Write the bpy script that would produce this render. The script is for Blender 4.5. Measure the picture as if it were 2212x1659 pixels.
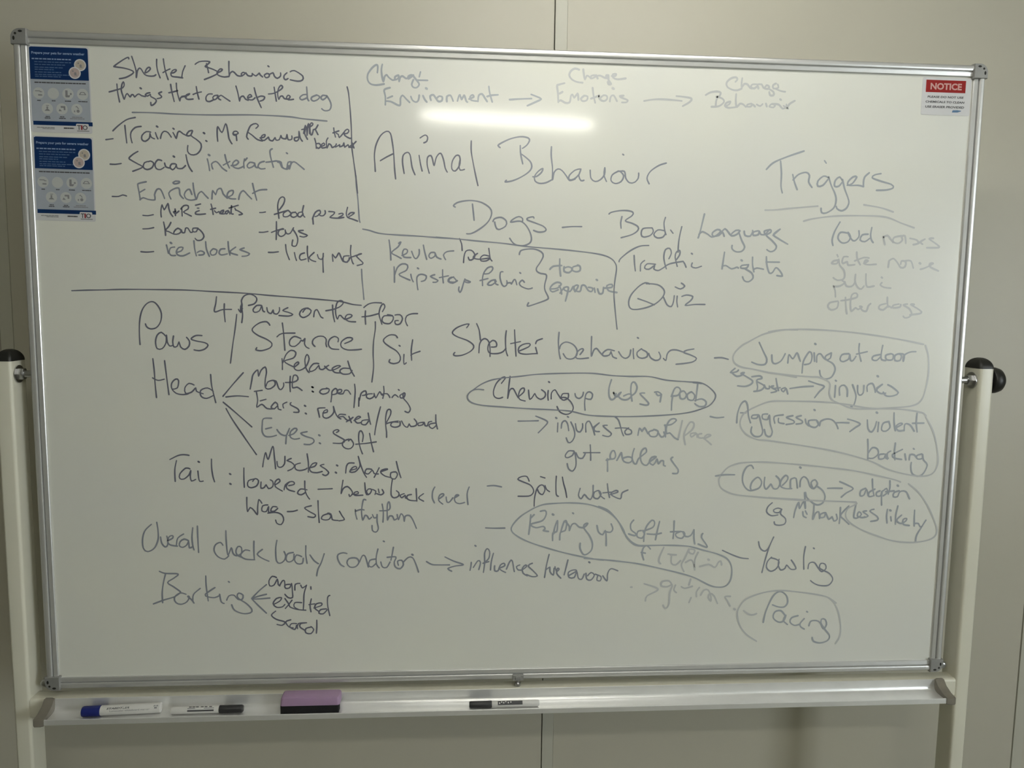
import bpy, bmesh, math, random
from mathutils import Matrix, Vector
random.seed(7)
# ---------------------------------------------------------------- clear
for o in list(bpy.data.objects): bpy.data.objects.remove(o, do_unlink=True)
scene = bpy.context.scene
col = scene.collection
# ---------------------------------------------------------------- camera
cd = bpy.data.cameras.new('camera'); cam = bpy.data.objects.new('camera', cd); col.objects.link(cam)
cd.sensor_fit = 'HORIZONTAL'; cd.sensor_width = 36.0; cd.lens = 1655.0/2212.0*36.0
cd.clip_start = 0.05; cd.clip_end = 60
RX = Vector((0.997493, -0.069480, 0.013402)); RY = Vector((0.005957, -0.106269, -0.994320)); RZ = Vector((0.070510, 0.991907, -0.105589))
m = Matrix((( RX.x, -RY.x, -RZ.x, -0.112556), (RX.y, -RY.y, -RZ.y, -1.470491), (RX.z, -RY.z, -RZ.z, 1.563399), (0, 0, 0, 1)))
cam.matrix_world = m
scene.camera = cam
# ---------------------------------------------------------------- light and exposure
scene.view_settings.view_transform = 'Standard'
scene.view_settings.look = 'None'
scene.view_settings.gamma = 1.0
scene.view_settings.use_curve_mapping = False
scene.view_settings.exposure = 0.06
w = bpy.data.worlds.new('world'); scene.world = w; w.use_nodes = True
w.node_tree.nodes['Background'].inputs[0].default_value = (0.9, 1.0, 0.95, 1)
w.node_tree.nodes['Background'].inputs[1].default_value = 0.02
NEAR_TUBE = 30.0      # fluorescent tube just in front of the board
FAR_TUBE = 110.0       # tubes further back in the room
RIGHT_TUBE = 8.0
WINDOW_FILL = 17.0          # unseen window, added for soft fill light from the right
TUBE_COL = (1.0, 0.975, 0.87)
CEIL = 2.50

# ---------------------------------------------------------------- helpers
def link(ob, parent=None):
    col.objects.link(ob)
    if parent is not None: ob.parent = parent
    return ob
def tag(ob, label=None, cat=None, group=None, kind=None):
    if label: ob['label'] = label
    if cat: ob['category'] = cat
    if group: ob['group'] = group
    if kind: ob['kind'] = kind
    return ob
def empty(name, loc):
    e = bpy.data.objects.new(name, None); e.location = loc; e.empty_display_size = .05
    col.objects.link(e); return e
def obj(name, bm, mat, parent=None, smooth=None, bevel=None):
    """mesh given in world coordinates; origin moved to the parent's"""
    me = bpy.data.meshes.new(name)
    bmesh.ops.recalc_face_normals(bm, faces=bm.faces)
    if parent is not None:
        off = Vector(parent.location) if parent.parent is None else Vector(parent.location)+Vector(parent.parent.location)
        bmesh.ops.translate(bm, verts=bm.verts, vec=-off)
    else: off = Vector((0, 0, 0))
    bm.to_mesh(me); bm.free()
    if mat: me.materials.append(mat)
    if smooth is not None:
        for p in me.polygons: p.use_smooth = True
        me.set_sharp_from_angle(angle=math.radians(smooth))
    ob = bpy.data.objects.new(name, me)
    if bevel:
        b = ob.modifiers.new('bevel', 'BEVEL'); b.width = bevel; b.segments = 3; b.limit_method = 'ANGLE'
    return link(ob, parent)
def box(bm, x0, x1, y0, y1, z0, z1):
    vs = [bm.verts.new((x, y, z)) for x in (x0, x1) for y in (y0, y1) for z in (z0, z1)]
    for f in ((0,1,3,2), (4,6,7,5), (0,4,5,1), (2,3,7,6), (0,2,6,4), (1,5,7,3)):
        bm.faces.new([vs[i] for i in f])
def loft(bm, rings, cap=True):
    """rings: lists of points of equal length, joined in order"""
    R = [[bm.verts.new(p) for p in r] for r in rings]; n = len(R[0])
    for a, b in zip(R, R[1:]):
        for i in range(n):
            bm.faces.new((a[i], a[(i+1) % n], b[(i+1) % n], b[i]))
    if cap:
        bm.faces.new(R[0][::-1]); bm.faces.new(R[-1])
def revolve(bm, prof, org, axis='X', n=32):
    """prof: (distance along axis, radius)"""
    rings = []
    for d, r in prof:
        ring = []
        for i in range(n):
            a = 2*math.pi*i/n; c, s = max(r, 1e-5)*math.cos(a), max(r, 1e-5)*math.sin(a)
            p = {'X': (d, c, s), 'Y': (c, d, s), 'Z': (c, s, d)}[axis]
            ring.append((org[0]+p[0], org[1]+p[1], org[2]+p[2]))
        rings.append(ring)
    loft(bm, rings)
def rrect(x0, x1, y0, y1, r, n=6):
    pts = []
    for cx, cy, a0 in ((x1-r, y1-r, 0), (x0+r, y1-r, 90), (x0+r, y0+r, 180), (x1-r, y0+r, 270)):
        for i in range(n+1):
            a = math.radians(a0+90*i/n); pts.append((cx+r*math.cos(a), cy+r*math.sin(a)))
    return pts

# ---------------------------------------------------------------- materials
def mat(name, color, rough=.5, metal=0.0, coat=0.0, coat_r=.05, spec=.5, noise=None, bump=None, emis=None):
    ma = bpy.data.materials.new(name); ma.use_nodes = True
    nt = ma.node_tree; b = nt.nodes['Principled BSDF']
    b.inputs['Base Color'].default_value = (*color, 1); b.inputs['Roughness'].default_value = rough
    b.inputs['Metallic'].default_value = metal; b.inputs['Coat Weight'].default_value = coat
    b.inputs['Coat Roughness'].default_value = coat_r; b.inputs['Specular IOR Level'].default_value = spec
    if noise:
        c2, sc, det = noise
        tc = nt.nodes.new('ShaderNodeTexCoord'); nz = nt.nodes.new('ShaderNodeTexNoise')
        nz.inputs['Scale'].default_value = sc; nz.inputs['Detail'].default_value = det
        rp = nt.nodes.new('ShaderNodeValToRGB')
        rp.color_ramp.elements[0].position = .3; rp.color_ramp.elements[1].position = .7
        rp.color_ramp.elements[0].color = (*color, 1); rp.color_ramp.elements[1].color = (*c2, 1)
        nt.links.new(tc.outputs['Object'], nz.inputs['Vector']); nt.links.new(nz.outputs['Fac'], rp.inputs['Fac'])
        nt.links.new(rp.outputs['Color'], b.inputs['Base Color'])
    if bump:
        sc, st, di = bump
        tc = nt.nodes.new('ShaderNodeTexCoord'); nz = nt.nodes.new('ShaderNodeTexNoise')
        nz.inputs['Scale'].default_value = sc; nz.inputs['Detail'].default_value = 4
        bp = nt.nodes.new('ShaderNodeBump'); bp.inputs['Strength'].default_value = st; bp.inputs['Distance'].default_value = di
        nt.links.new(tc.outputs['Object'], nz.inputs['Vector']); nt.links.new(nz.outputs['Fac'], bp.inputs['Height'])
        nt.links.new(bp.outputs['Normal'], b.inputs['Normal'])
    if emis:
        b.inputs['Emission Color'].default_value = (*emis[0], 1); b.inputs['Emission Strength'].default_value = emis[1]
    return ma
M = {}
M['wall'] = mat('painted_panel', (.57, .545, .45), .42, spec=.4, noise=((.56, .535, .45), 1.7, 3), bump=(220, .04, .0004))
M['strip'] = mat('joint_strip_paint', (.58, .57, .485), .42, spec=.4, noise=((.57, .56, .485), 2, 3))
M['groove'] = mat('dark_joint', (.20, .20, .18), .8)
M['far_wall'] = mat('painted_panel_low_bounce', (.34, .33, .25), .5, noise=((.31, .30, .23), 1.7, 3))  # unseen walls darkened to cut the light they bounce back
M['ceiling'] = mat('ceiling_white', (.7, .69, .63), .8, noise=((.66, .65, .6), 3, 3))
M['floor'] = mat('floor_vinyl', (.20, .19, .15), .5, noise=((.26, .25, .19), 8, 5))
M['board'] = mat('board_enamel', (.79, .79, .705), .35, coat=.40, coat_r=.09, noise=((.75, .755, .71), 3.2, 4))
M['alu'] = mat('anodised_aluminium', (.70, .70, .69), .34, metal=.62, noise=((.66, .66, .65), 30, 4))
M['tray'] = mat('tray_aluminium', (.92, .92, .91), .30, metal=.6, noise=((.87, .87, .86), 25, 4))
M['capgrey'] = mat('corner_plastic', (.33, .33, .315), .4, metal=.3, noise=((.29, .29, .28), 40, 3))
M['chrome'] = mat('chrome', (.5, .5, .5), .3, metal=1.0, noise=((.5, .5, .5), 60, 3))
M['hole'] = mat('dark_hole', (.015, .015, .013), .7)
M['cream'] = mat('cream_powder_coat', (.76, .74, .62), .32, spec=.5, noise=((.74, .72, .605), 12, 3))
M['black'] = mat('black_plastic', (.012, .012, .011), .42, noise=((.02, .02, .018), 50, 3))
M['trayend'] = mat('taupe_plastic', (.23, .21, .17), .5, noise=((.20, .18, .15), 60, 3))
M['purple'] = mat('purple_plastic', (.40, .26, .42), .45, noise=((.38, .255, .385), 45, 4), bump=(300, .1, .0004))
M['felt'] = mat('black_felt', (.008, .008, .009), .95, bump=(900, .5, .001))
M['white'] = mat('marker_white', (.72, .71, .68), .35, noise=((.69, .68, .65), 40, 2))
M['bluecap'] = mat('marker_blue', (.012, .02, .16), .35, noise=((.014, .025, .19), 40, 2))
M['blackcap'] = mat('marker_black', (.02, .02, .022), .4, noise=((.03, .03, .03), 40, 2))
M['print'] = mat('printed_grey', (.06, .06, .065), .5)
M['print_soft'] = mat('printed_soft_grey', (.24, .24, .25), .5)
M['paper'] = mat('paper_white', (.66, .66, .67), .45, noise=((.63, .63, .64), 30, 3))
M['pale'] = mat('poster_pale_blue', (.40, .43, .50), .45, noise=((.38, .42, .46), 30, 3))
M['disc'] = mat('poster_pale_disc', (.52, .54, .52), .45)
M['navy'] = mat('poster_navy', (.006, .036, .125), .5, spec=.15, noise=((.008, .028, .105), 30, 3))
M['skytext'] = mat('poster_light_text', (.24, .33, .52), .5)
M['dimtext'] = mat('poster_dim_text', (.07, .13, .26), .5)
M['tan'] = mat('poster_tan', (.50, .44, .36), .5)
M['rose'] = mat('poster_rose', (.48, .38, .36), .5)
M['red'] = mat('notice_red', (.32, .022, .02), .5, spec=.15, noise=((.29, .02, .02), 40, 2))
M['pink'] = mat('notice_lettering', (.58, .33, .30), .5)
M['logored'] = mat('logo_red', (.30, .05, .06), .5)
M['logoblue'] = mat('logo_blue', (.08, .17, .30), .5)
M['tube'] = mat('tube', (1, 1, 1), .5, emis=((1.0, .985, .93), NEAR_TUBE))
M['tube2'] = mat('tube_far', (1, 1, 1), .5, emis=(TUBE_COL, FAR_TUBE))
M['tube3'] = mat('tube_right', (1, 1, 1), .5, emis=(TUBE_COL, RIGHT_TUBE))
M['window_fill'] = mat('window_fill_light', (.8, .85, .9), .5, emis=((.90, .97, 1.0), WINDOW_FILL))
M['fitting'] = mat('fitting_white', (.7, .7, .68), .5)
INK = {'d': mat('ink_dark', (.145, .15, .20), .3, coat=.5, coat_r=.06),
       'm': mat('ink_mid', (.26, .28, .33), .3, coat=.5, coat_r=.06),
       'l': mat('ink_light', (.375, .405, .445), .3, coat=.5, coat_r=.06),
       'f': mat('ink_faint', (.54, .555, .555), .3, coat=.5, coat_r=.06)}

# ---------------------------------------------------------------- the room
WY = .27; X0, X1, YB = -2.9, 3.3, -5.2
def structure(name, args, ma):
    bm = bmesh.new(); box(bm, *args); o = obj(name, bm, ma); o['kind'] = 'structure'; return o
structure('floor', (X0-.1, X1+.1, YB-.1, WY+.1, -.1, 0), M['floor'])
structure('ceiling', (X0-.1, X1+.1, YB-.1, WY+.1, CEIL, CEIL+.1), M['ceiling'])
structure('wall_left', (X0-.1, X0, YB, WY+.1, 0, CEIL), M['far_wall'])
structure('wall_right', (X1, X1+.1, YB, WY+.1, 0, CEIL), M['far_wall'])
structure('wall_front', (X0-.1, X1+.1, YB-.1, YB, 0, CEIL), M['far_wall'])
win = structure('added_window', (X1-.012, X1-.0005, -3.45, -2.35, .95, 2.05), M['window_fill'])  # glowing pane out of view, added to light the lower and right parts
for a in ((X1-.05, X1-.0005, -3.51, -3.45, .89, 2.11), (X1-.05, X1-.0005, -2.35, -2.29, .89, 2.11), (X1-.05, X1-.0005, -3.45, -2.35, .89, .95), (X1-.05, X1-.0005, -3.45, -2.35, 2.05, 2.11), (X1-.04, X1-.0125, -2.92, -2.88, .95, 2.05)):
    bm = bmesh.new(); box(bm, *a); obj('added_window_frame', bm, M['fitting'], win)
wb = structure('wall_back', (X0, X1, WY+.012, WY+.1, 0, CEIL), M['groove'])
seam = .0945
k0 = math.floor((X0-seam)/1.2)
for k in range(k0, 4):
    a = max(seam+1.2*k+.0011, X0); b = min(seam+1.2*(k+1)-.0011, X1)
    if b-a < .05: continue
    bm = bmesh.new()
    if k > k0:
        box(bm, a, a+.0265, WY-.0012, WY+.0119, .001, CEIL-.001); obj('joint_strip', bm, M['strip'], wb, bevel=.0006); bm = bmesh.new(); a += .0268
    prof = [(a, WY+.0119), (a, WY+.0006), (a+.0006, WY), (b-.001, WY), (b, WY+.001), (b, WY+.0119)]
    loft(bm, [[(x, y, 0.001) for x, y in prof], [(x, y, CEIL-.001) for x, y in prof]])
    obj('wall_panel', bm, M['wall'], wb)

# ceiling fittings
def fitting(x, y, rz, tube, label, tr=.0185):
    e = empty('fluorescent_light', (x, y, CEIL)); tag(e, label, 'ceiling light')
    bm = bmesh.new(); box(bm, x-.45, x+.45, y-.035, y+.035, CEIL-.035, CEIL-.0005); obj('housing', bm, M['fitting'], e, bevel=.004)
    for s in (-1, 1):
        bm = bmesh.new(); box(bm, x+s*.43-.012, x+s*.43+.012, y-.02, y+.02, CEIL-.078, CEIL-.034); obj('lamp_holder', bm, M['fitting'], e, bevel=.003)
    bm = bmesh.new(); revolve(bm, [(-.418, tr*.85), (-.412, tr), (.412, tr), (.418, tr*.85)], (x, y, CEIL-.058), 'X', 20)
    obj('tube', bm, tube, e, smooth=40)
    e.rotation_euler = (0, 0, math.radians(rz))
fitting(.22, -.55, 0, M['tube'], 'white fluorescent batten on the ceiling just in front of the board')
fitting(.126, -2.344, -7, M['tube2'], 'white fluorescent batten mirrored in the whiteboard as a streak', .0125)
fitting(2.62, -1.95, 0, M['tube3'], 'white fluorescent batten on the ceiling near the right-hand wall')

# ---------------------------------------------------------------- the mobile whiteboard
ZC = 1.42; HW, HH = .8775, .5883        # half size of the writing surface
board = empty('mobile_whiteboard', (0, 0, 0))
tag(board, 'large mobile whiteboard covered in handwritten notes, on a cream stand with a pen tray', 'whiteboard')
bm = bmesh.new(); box(bm, -HW-.006, HW+.006, 0, .013, ZC-HH-.006, ZC+HH+.006)
obj('writing_surface', bm, M['board'], board)
# frame rails: (distance out from the surface's edge, height in front of it)
PROF = [(0, -.001), (0, .0025), (.0012, .0036), (.0078, .0046), (.0086, .004), (.0089, .0018), (.0099, .0018), (.0102, .0050),
        (.0112, .0064), (.0150, .0078), (.0185, .0072), (.0208, .0050), (.0218, .0018), (.022, -.002), (.022, -.0135), (0, -.0135)]
def rail(side):
    bm = bmesh.new(); L0, L1 = [], []
    for s, t in PROF:
        if side in 'tb':
            z = ZC+(HH+s)*(1 if side == 't' else -1)
            L0.append((-HW-s*.999, -t, z)); L1.append((HW+s*.999, -t, z))
        else:
            x = (HW+s)*(1 if side == 'r' else -1)
            L0.append((x, -t, ZC-HH-s*.999)); L1.append((x, -t, ZC+HH+s*.999))
    loft(bm, [L0, L1])
    obj('frame_rail', bm, M['alu'], board, smooth=30)
for s in 'tblr': rail(s)
for sx in (-1, 1):
    for sz in (-1, 1):
        cx, cz = sx*(HW-.001), ZC+sz*(HH-.001)
        pts = [(0, 0), (.0035, -.0035), (.0215, -.0035)]
        pts = [(-.003, -.003), (.0245, -.003), (.0245, .008)]
        for i in range(1, 9):
            a = math.radians(90*i/9); pts.append((.008+.0165*math.cos(a), .008+.0165*math.sin(a)))
        pts += [(.008, .0245), (-.003, .0245)]
        rings = []
        for y, k in ((-.0070, .0), (-.0094, .0012), (-.0100, .003)):
            rings.append([(cx+sx*(.011+(px-.011)*(1-k*22)), y, cz+sz*(.011+(pz-.011)*(1-k*22))) for px, pz in pts])
        rings.insert(0, [(cx+sx*px, .0145, cz+sz*pz) for px, pz in pts])
        bm = bmesh.new(); loft(bm, rings)
        cap = obj('corner_cap', bm, M['capgrey'], board, smooth=35)
        for hx, hz in ((.0185, .0070), (.0155, .0150), (.0070, .0190)):
            bm = bmesh.new()
            rw, rh = (.0020, .0036) if hx > .018 else ((.0036, .0020) if hz > .018 else (.0021, .0021))
            for y in (0,):
                ring0 = [(cx+sx*hx+rw*math.cos(a*math.pi/6), -.01015, cz+sz*hz+rh*math.sin(a*math.pi/6)) for a in range(12)]
                ring1 = [(x, -.0098, z) for x, _, z in ring0]
                loft(bm, [ring0, ring1])
            obj('cap_slot', bm, M['hole'], cap)
# posts
for s in (-1, 1):
    xa, xb = sorted((s*.9255, s*.9565))
    bm = bmesh.new(); sec = rrect(xa, xb, -.018, .032, .006)
    loft(bm, [[(x, y, z) for x, y in sec] for z in (.075, 1.445)])
    post = obj('upright_post', bm, M['cream'], board, smooth=40)
    bm = bmesh.new(); rings = []
    cx, cy = (xa+xb)/2, .007
    for k in range(8):
        a = math.radians(90*k/8); f = math.cos(a)*1.02 if k < 8 else .05
        rings.append([(cx+(x-cx)*max(f, .12), cy+(y-cy)*max(f, .12), 1.4445+.0215*math.sin(a)) for x, y in sec])
    loft(bm, rings); obj('post_cap', bm, M['black'], post, smooth=60)
    # pivot: washers, hexagonal bolt head and spindle between post and frame
    bm = bmesh.new(); revolve(bm, [(s*.9252, .0165), (s*.9232, .0165)], (0, .004, ZC), 'X', 28)
    obj('pivot_washer', bm, M['chrome'], board, smooth=30)
    bm = bmesh.new(); revolve(bm, [(s*.9233, .0115), (s*.9145, .0115), (s*.9135, .010)], (0, .004, ZC), 'X', 6)
    obj('pivot_nut', bm, M['chrome'], board)
    bm = bmesh.new(); revolve(bm, [(s*.9140, .0065), (s*.8990, .0065)], (0, .004, ZC), 'X', 20)
    obj('pivot_spindle', bm, M['chrome'], board, smooth=30)
    # foot bar with castors
    bm = bmesh.new(); box(bm, xa-.002, xb+.002, -.24, .235, .075, .115); foot = obj('foot_bar', bm, M['cream'], board, bevel=.004)
    for y in (-.215, .21):
        c = (s*.941, y, .03)
        bm = bmesh.new(); revolve(bm, [(-.012, .022), (-.010, .0295), (.010, .0295), (.012, .022)], c, 'X', 24)
        obj('castor_wheel', bm, M['black'], foot, smooth=40)
        bm = bmesh.new(); box(bm, c[0]-.018, c[0]-.014, y-.016, y+.016, .028, .07); box(bm, c[0]+.014, c[0]+.018, y-.016, y+.016, .028, .07)
        box(bm, c[0]-.018, c[0]+.018, y-.016, y+.016, .068, .0755)
        obj('castor_fork', bm, M['chrome'], foot)
# clamping knob outside the right post
bm = bmesh.new()
revolve(bm, [(.9560, .010), (.9600, .010), (.9602, .0245), (.9630, .0265), (.9720, .0262), (.9800, .0235), (.9850, .018), (.9872, .010), (.9878, .002)], (0, .004, ZC), 'X', 40)
tag(obj('clamp_knob', bm, M['black'], board, smooth=50), 'round black knob outside the right post')
# cross bars
bm = bmesh.new(); sec = rrect(-.0175, .0180, .757, .7965, .006)
loft(bm, [[(x, y, z) for y, z in sec] for x in (-.9257, .9257)]); obj('crossbar', bm, M['cream'], board, smooth=40)
bm = bmesh.new(); sec = rrect(-.008, .022, .15, .19, .006)
loft(bm, [[(x, y, z) for y, z in sec] for x in (-.9257, .9257)]); obj('lower_crossbar', bm, M['cream'], board, smooth=40)
# pen tray
TP = [(-.0176, .7600), (-.0176, .7972), (-.0184, .7980), (-.0194, .7974), (-.0198, .7935), (-.0204, .7850), (-.0216, .7790), (-.0240, .7764), (-.0280, .7749),
      (-.0330, .7742), (-.0560, .7740), (-.0574, .7745), (-.0580, .7774), (-.0588, .7783), (-.0606, .7783), (-.0614, .7774), (-.0616, .7682), (-.0606, .7674), (-.0240, .7674), (-.0200, .7600)]
bm = bmesh.new(); loft(bm, [[(x, y, z) for y, z in TP] for x in (-.8845, .8845)])
tray = obj('pen_tray', bm, M['tray'], board, smooth=32)
for s in (-1, 1):
    pr = [(-.0177, .762), (-.0177, .7995), (-.0215, .8000), (-.0310, .7905), (-.0480, .7830), (-.0600, .7808), (-.0640, .7800), (-.0645, .7680), (-.0630, .7658), (-.030, .7650)]
    xs = (s*.8780, s*.8835, s*.8950, s*.8965)
    rings = []
    for i, x in enumerate(xs):
        k = .94 if i in (0, 3) else 1
        rings.append([(x, -.041+(y+.041)*k, .780+(z-.780)*k) for y, z in pr])
    bm = bmesh.new(); loft(bm, rings); obj('tray_end_cap', bm, M['trayend'], tray, smooth=30)
# bottom bolts and centre latch
for s in (-1, 1):
    bm = bmesh.new(); revolve(bm, [(-.0105, .0005), (-.0102, .004), (-.009, .0066), (-.0060, .0080), (.010, .0080)], (s*.9035, .002, .8215), 'Y', 24)
    obj('lock_bolt', bm, M['chrome'], board, smooth=50)
bm = bmesh.new(); box(bm, .0005, .0225, -.0105, -.004, .8095, .8215); box(bm, .006, .017, -.0125, -.0095, .812, .819)
lt = obj('centre_latch', bm, M['capgrey'], board, bevel=.001)
bm = bmesh.new(); revolve(bm, [(.7960, .0045), (.7985, .0062), (.8035, .0062), (.8060, .0030), (.8105, .0030)], (.0115, -.006, 0), 'Z', 18)
obj('latch_pin', bm, M['chrome'], lt, smooth=40)

# ---------------------------------------------------------------- printed lettering
def text_mesh(body, size, bold=0.0, space=1.0, shear=0.0):
    cu = bpy.data.curves.new('lettering', 'FONT'); cu.body = body; cu.size = size; cu.offset = bold
    cu.space_character = space; cu.shear = shear; cu.resolution_u = 3; cu.fill_mode = 'FRONT'
    t = bpy.data.objects.new('lettering', cu); col.objects.link(t)
    bpy.context.view_layer.update()
    me = bpy.data.meshes.new_from_object(t)
    vs = [tuple(v.co) for v in me.vertices]; fs = [tuple(p.vertices) for p in me.polygons]
    bpy.data.objects.remove(t); bpy.data.curves.remove(cu); bpy.data.meshes.remove(me)
    return vs, fs
def text_fit(body, w, h, bold=0.0, shear=0.0):
    vs, fs = text_mesh(body, 1.0, bold, shear=shear)
    x0 = min(v[0] for v in vs); x1 = max(v[0] for v in vs); y0 = min(v[1] for v in vs); y1 = max(v[1] for v in vs)
    return [((v[0]-x0)/(x1-x0)*w, (v[1]-y0)/(y1-y0)*h) for v in vs], fs
def flat(name, vs, fs, f, ma, parent, label=None):
    me = bpy.data.meshes.new(name); off = Vector(parent.location)
    if parent.parent: off = off+Vector(parent.parent.location)
    me.from_pydata([Vector(f(*v))-off for v in vs], [], fs); me.materials.append(ma)
    o = link(bpy.data.objects.new(name, me), parent)
    if label: o['label'] = label
    return o
class Sheet:
    """a paper sheet lying on the board; (u right, v down) in metres from its top left corner"""
    def __init__(s, name, x, z, w, h, rot, ma, label, cat, group=None, thick=.0004):
        s.x, s.z, s.w, s.h = x, z, w, h; s.c, s.s = math.cos(math.radians(rot)), math.sin(math.radians(rot)); s.t = thick
        s.e = empty(name, (x, 0, z)); tag(s.e, label, cat, group)
        s.part('paper', [s.rect(0, 0, w, h, .003)], ma, -thick, base=True)
    def f(s, u, v, y):
        return (s.x+u*s.c+v*s.s, y, s.z+u*s.s-v*s.c)
    def rect(s, u0, v0, u1, v1, r=0):
        return rrect(u0, u1, v0, v1, r, 4) if r else [(u0, v0), (u1, v0), (u1, v1), (u0, v1)]
    def part(s, name, polys, ma, y=None, base=False, label=None):
        if y is None: y = -s.t-.0001
        vs, fs = [], []
        for p in polys:
            n = len(vs); vs += [(a, b, y) for a, b in p]; fs.append(tuple(range(n, n+len(p))))
            if base:
                m_ = len(vs); vs += [(a, b, -.00005) for a, b in p]
                for i in range(len(p)):
                    j = (i+1) % len(p); fs.append((n+i, n+j, m_+j, m_+i))
        return flat(name, vs, fs, s.f, ma, s.e, label)
    def text(s, name, body, u0, v0, u1, v1, ma, bold=0, shear=0, y=None, label=None):
        if y is None: y = -s.t-.0002
        vs, fs = text_fit(body, u1-u0, v1-v0, bold, shear)
        return flat(name, [(u0+a, v1-b, y) for a, b in vs], fs, s.f, ma, s.e, label)
    def disc(s, u, v, r, n=24):
        return [(u+r*math.cos(2*math.pi*i/n), v+r*math.sin(2*math.pi*i/n)) for i in range(n)]
    def words(s, u0, u1, v, h, rnd, gap=.0012):
        """an unreadable small line of print: word-length dashes"""
        out = []; u = u0
        while u < u1-.001:
            L = min(rnd.uniform(.003, .0085), u1-u); out.append(s.rect(u, v-h/2, u+L, v+h/2)); u += L+gap
        return out
def poster(x, z, w, h, rot, label):
    S = Sheet('weather_poster', x, z, w, h, rot, M['paper'], label, 'poster', 'pet weather posters'); rnd = random.Random(3)
    ya, yb, yc = -S.t-.0001, -S.t-.0002, -S.t-.0003
    S.part('pale_field', [S.rect(.002, .36*h, w-.002, .872*h)], M['pale'], ya)
    pts = [(.0025, .385*h), (.0025, .022*h)] + [(.0025+.003, .012*h), (w-.0055, .012*h), (w-.0030, .02*h), (w-.0022, .035*h), (w-.0022, .385*h)]
    S.part('navy_header', [pts], M['navy'], yb)
    S.text('title_lettering', 'Prepare your pets for severe weather', .058*w, .066*h, .925*w, .104*h, M['skytext'], .035, y=yc, label='title lettering reading Prepare your pets for severe weather')
    ln = []
    for i, (v, a, b) in enumerate(((.150, .06, .70), (.185, .10, .70), (.215, .10, .60), (.247, .10, .56), (.272, .10, .41), (.302, .10, .53), (.330, .10, .66), (.352, .10, .52))):
        (ln if i else (first := [])).extend(S.words(a*w, b*w, v*h, .0021 if i == 0 else .0016, rnd))
    S.part('intro_line', first, M['skytext'], yc); S.part('body_text', ln, M['dimtext'], yc)
    for (u, v, ma, k) in ((.845, .208, M['tan'], 0), (.752, .300, M['rose'], 1)):
        S.part('picture_rim', [S.disc(u*w, v*h, .099*w)], M['paper'], yc-.0001*k)
        S.part('pet_picture', [S.disc(u*w, v*h, .080*w)], ma, yc-.00005-.0001*k)
        sp = [S.disc(u*w+.001, v*h+.001, .0022, 10), S.disc(u*w-.003, v*h-.003, .0014, 8), S.rect(u*w-.001, v*h+.003, u*w+.004, v*h+.0044)]
        S.part('pet_figure', sp, M['print_soft'], yc-.0001-.0001*k)
    S.part('heading_line', S.words(.085*w, .925*w, .422*h, .0021, rnd, .0006), M['print'], yb)
    icons = [(.145, .545), (.385, .545), (.625, .545), (.865, .545), (.275, .722), (.515, .722), (.760, .722)]
    for i, (u, v) in enumerate(icons):
        u, v = u*w, v*h
        S.part('icon_disc', [S.disc(u, v, .093*w)], M['disc'], yb)
        g = []
        if i == 0: g = [S.rect(u-.006, v-.0045, u+.003, v-.003), S.rect(u-.001, v+.002, u+.006, v+.0045), S.rect(u+.002, v-.003, u+.006, v-.0015)]
        elif i == 1: g = [[(u-.004, v+.003), (u, v-.004), (u+.004, v-.001), (u+.001, v+.004)]]
        elif i == 2: g = [S.rect(u-.0045, v-.006, u-.0005, v+.003), [(u-.005, v+.003), (u+.004, v+.002), (u+.002, v+.006), (u-.004, v+.006)], S.disc(u+.005, v, .0018, 8)]
        elif i == 3: g = [[(u-.006, v), (u-.003, v-.004), (u+.003, v-.004), (u+.006, v), (u+.004, v), (u+.002, v-.0028), (u-.002, v-.0028), (u-.004, v)], S.rect(u-.006, v, u+.006, v+.0012)]
        elif i == 4: g = [[(u-.005, v+.004), (u, v-.001), (u+.005, v+.004)], S.disc(u, v-.002, .0018, 8), S.rect(u-.002, v-.006, u+.003, v-.0048)]
        elif i == 5: g = [S.rect(u-.002, v-.005, u+.006, v-.002), S.rect(u+.003, v-.002, u+.006, v+.002), [(u-.006, v+.004), (u-.004, v), (u, v+.004)]]
        else: g = [[(u-.003, v-.004), (u, v-.006), (u+.004, v-.001), (u+.002, v-.001), (u, v-.004)], S.disc(u+.002, v+.003, .0028, 10), S.rect(u-.005, v+.002, u-.003, v+.005)]
        S.part('icon_drawing', g, M['disc'] if i == 1 else M['print_soft'], yc)
        cw = (.03, .03, .055, .075, .05, .055, .12)[i]*w
        cap = S.words(u-cw, u+cw, v+.085*h, .0016, rnd, .0004)
        if i > 3: cap = S.words(u-cw*.7, u+cw*.7, v+.092*h, .0015, rnd, .0004)+S.words(u-cw, u+cw, v+.110*h, .0015, rnd, .0004)
        S.part('icon_caption', cap, M['print_soft'] if i == 6 else M['print'], yc)
    S.part('navy_band', [S.rect(.0035, .868*h, w+.001, .915*h)], M['navy'], yb)
    S.part('logo_badge', [S.rect(.735*w, .888*h, .945*w, .975*h, .002)], M['paper'], yc)
    for ch, a, b, ma in (('T', .752, .815, 'print'), ('I', .812, .842, 'logored'), ('O', .842, .925, 'print')):
        S.text('logo_letter', ch, a*w, .905*h, b*w, .960*h, M[ma], .02, y=yc-.0001)
    S.part('logo_strapline', [S.rect(.75*w, .968*h, .95*w, .978*h)], M['print_soft'], yc-.0001)
    S.part('footer_print', S.words(.09*w, .38*w, .942*h, .0014, rnd, .0005)+S.words(.18*w, .38*w, .956*h, .0012, rnd, .0005), M['print_soft'], yb)
    S.part('footer_caption', S.words(.53*w, .70*w, .944*h, .0022, rnd, .0003), M['print'], yb)
poster(-.8770, 2.0055, .1050, .1495, 0, 'upper of the two small blue-headed weather posters in the board corner')
poster(-.8765, 1.8503, .1050, .1495, -.5, 'lower of the two small blue-headed weather posters on the board left edge')
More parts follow.
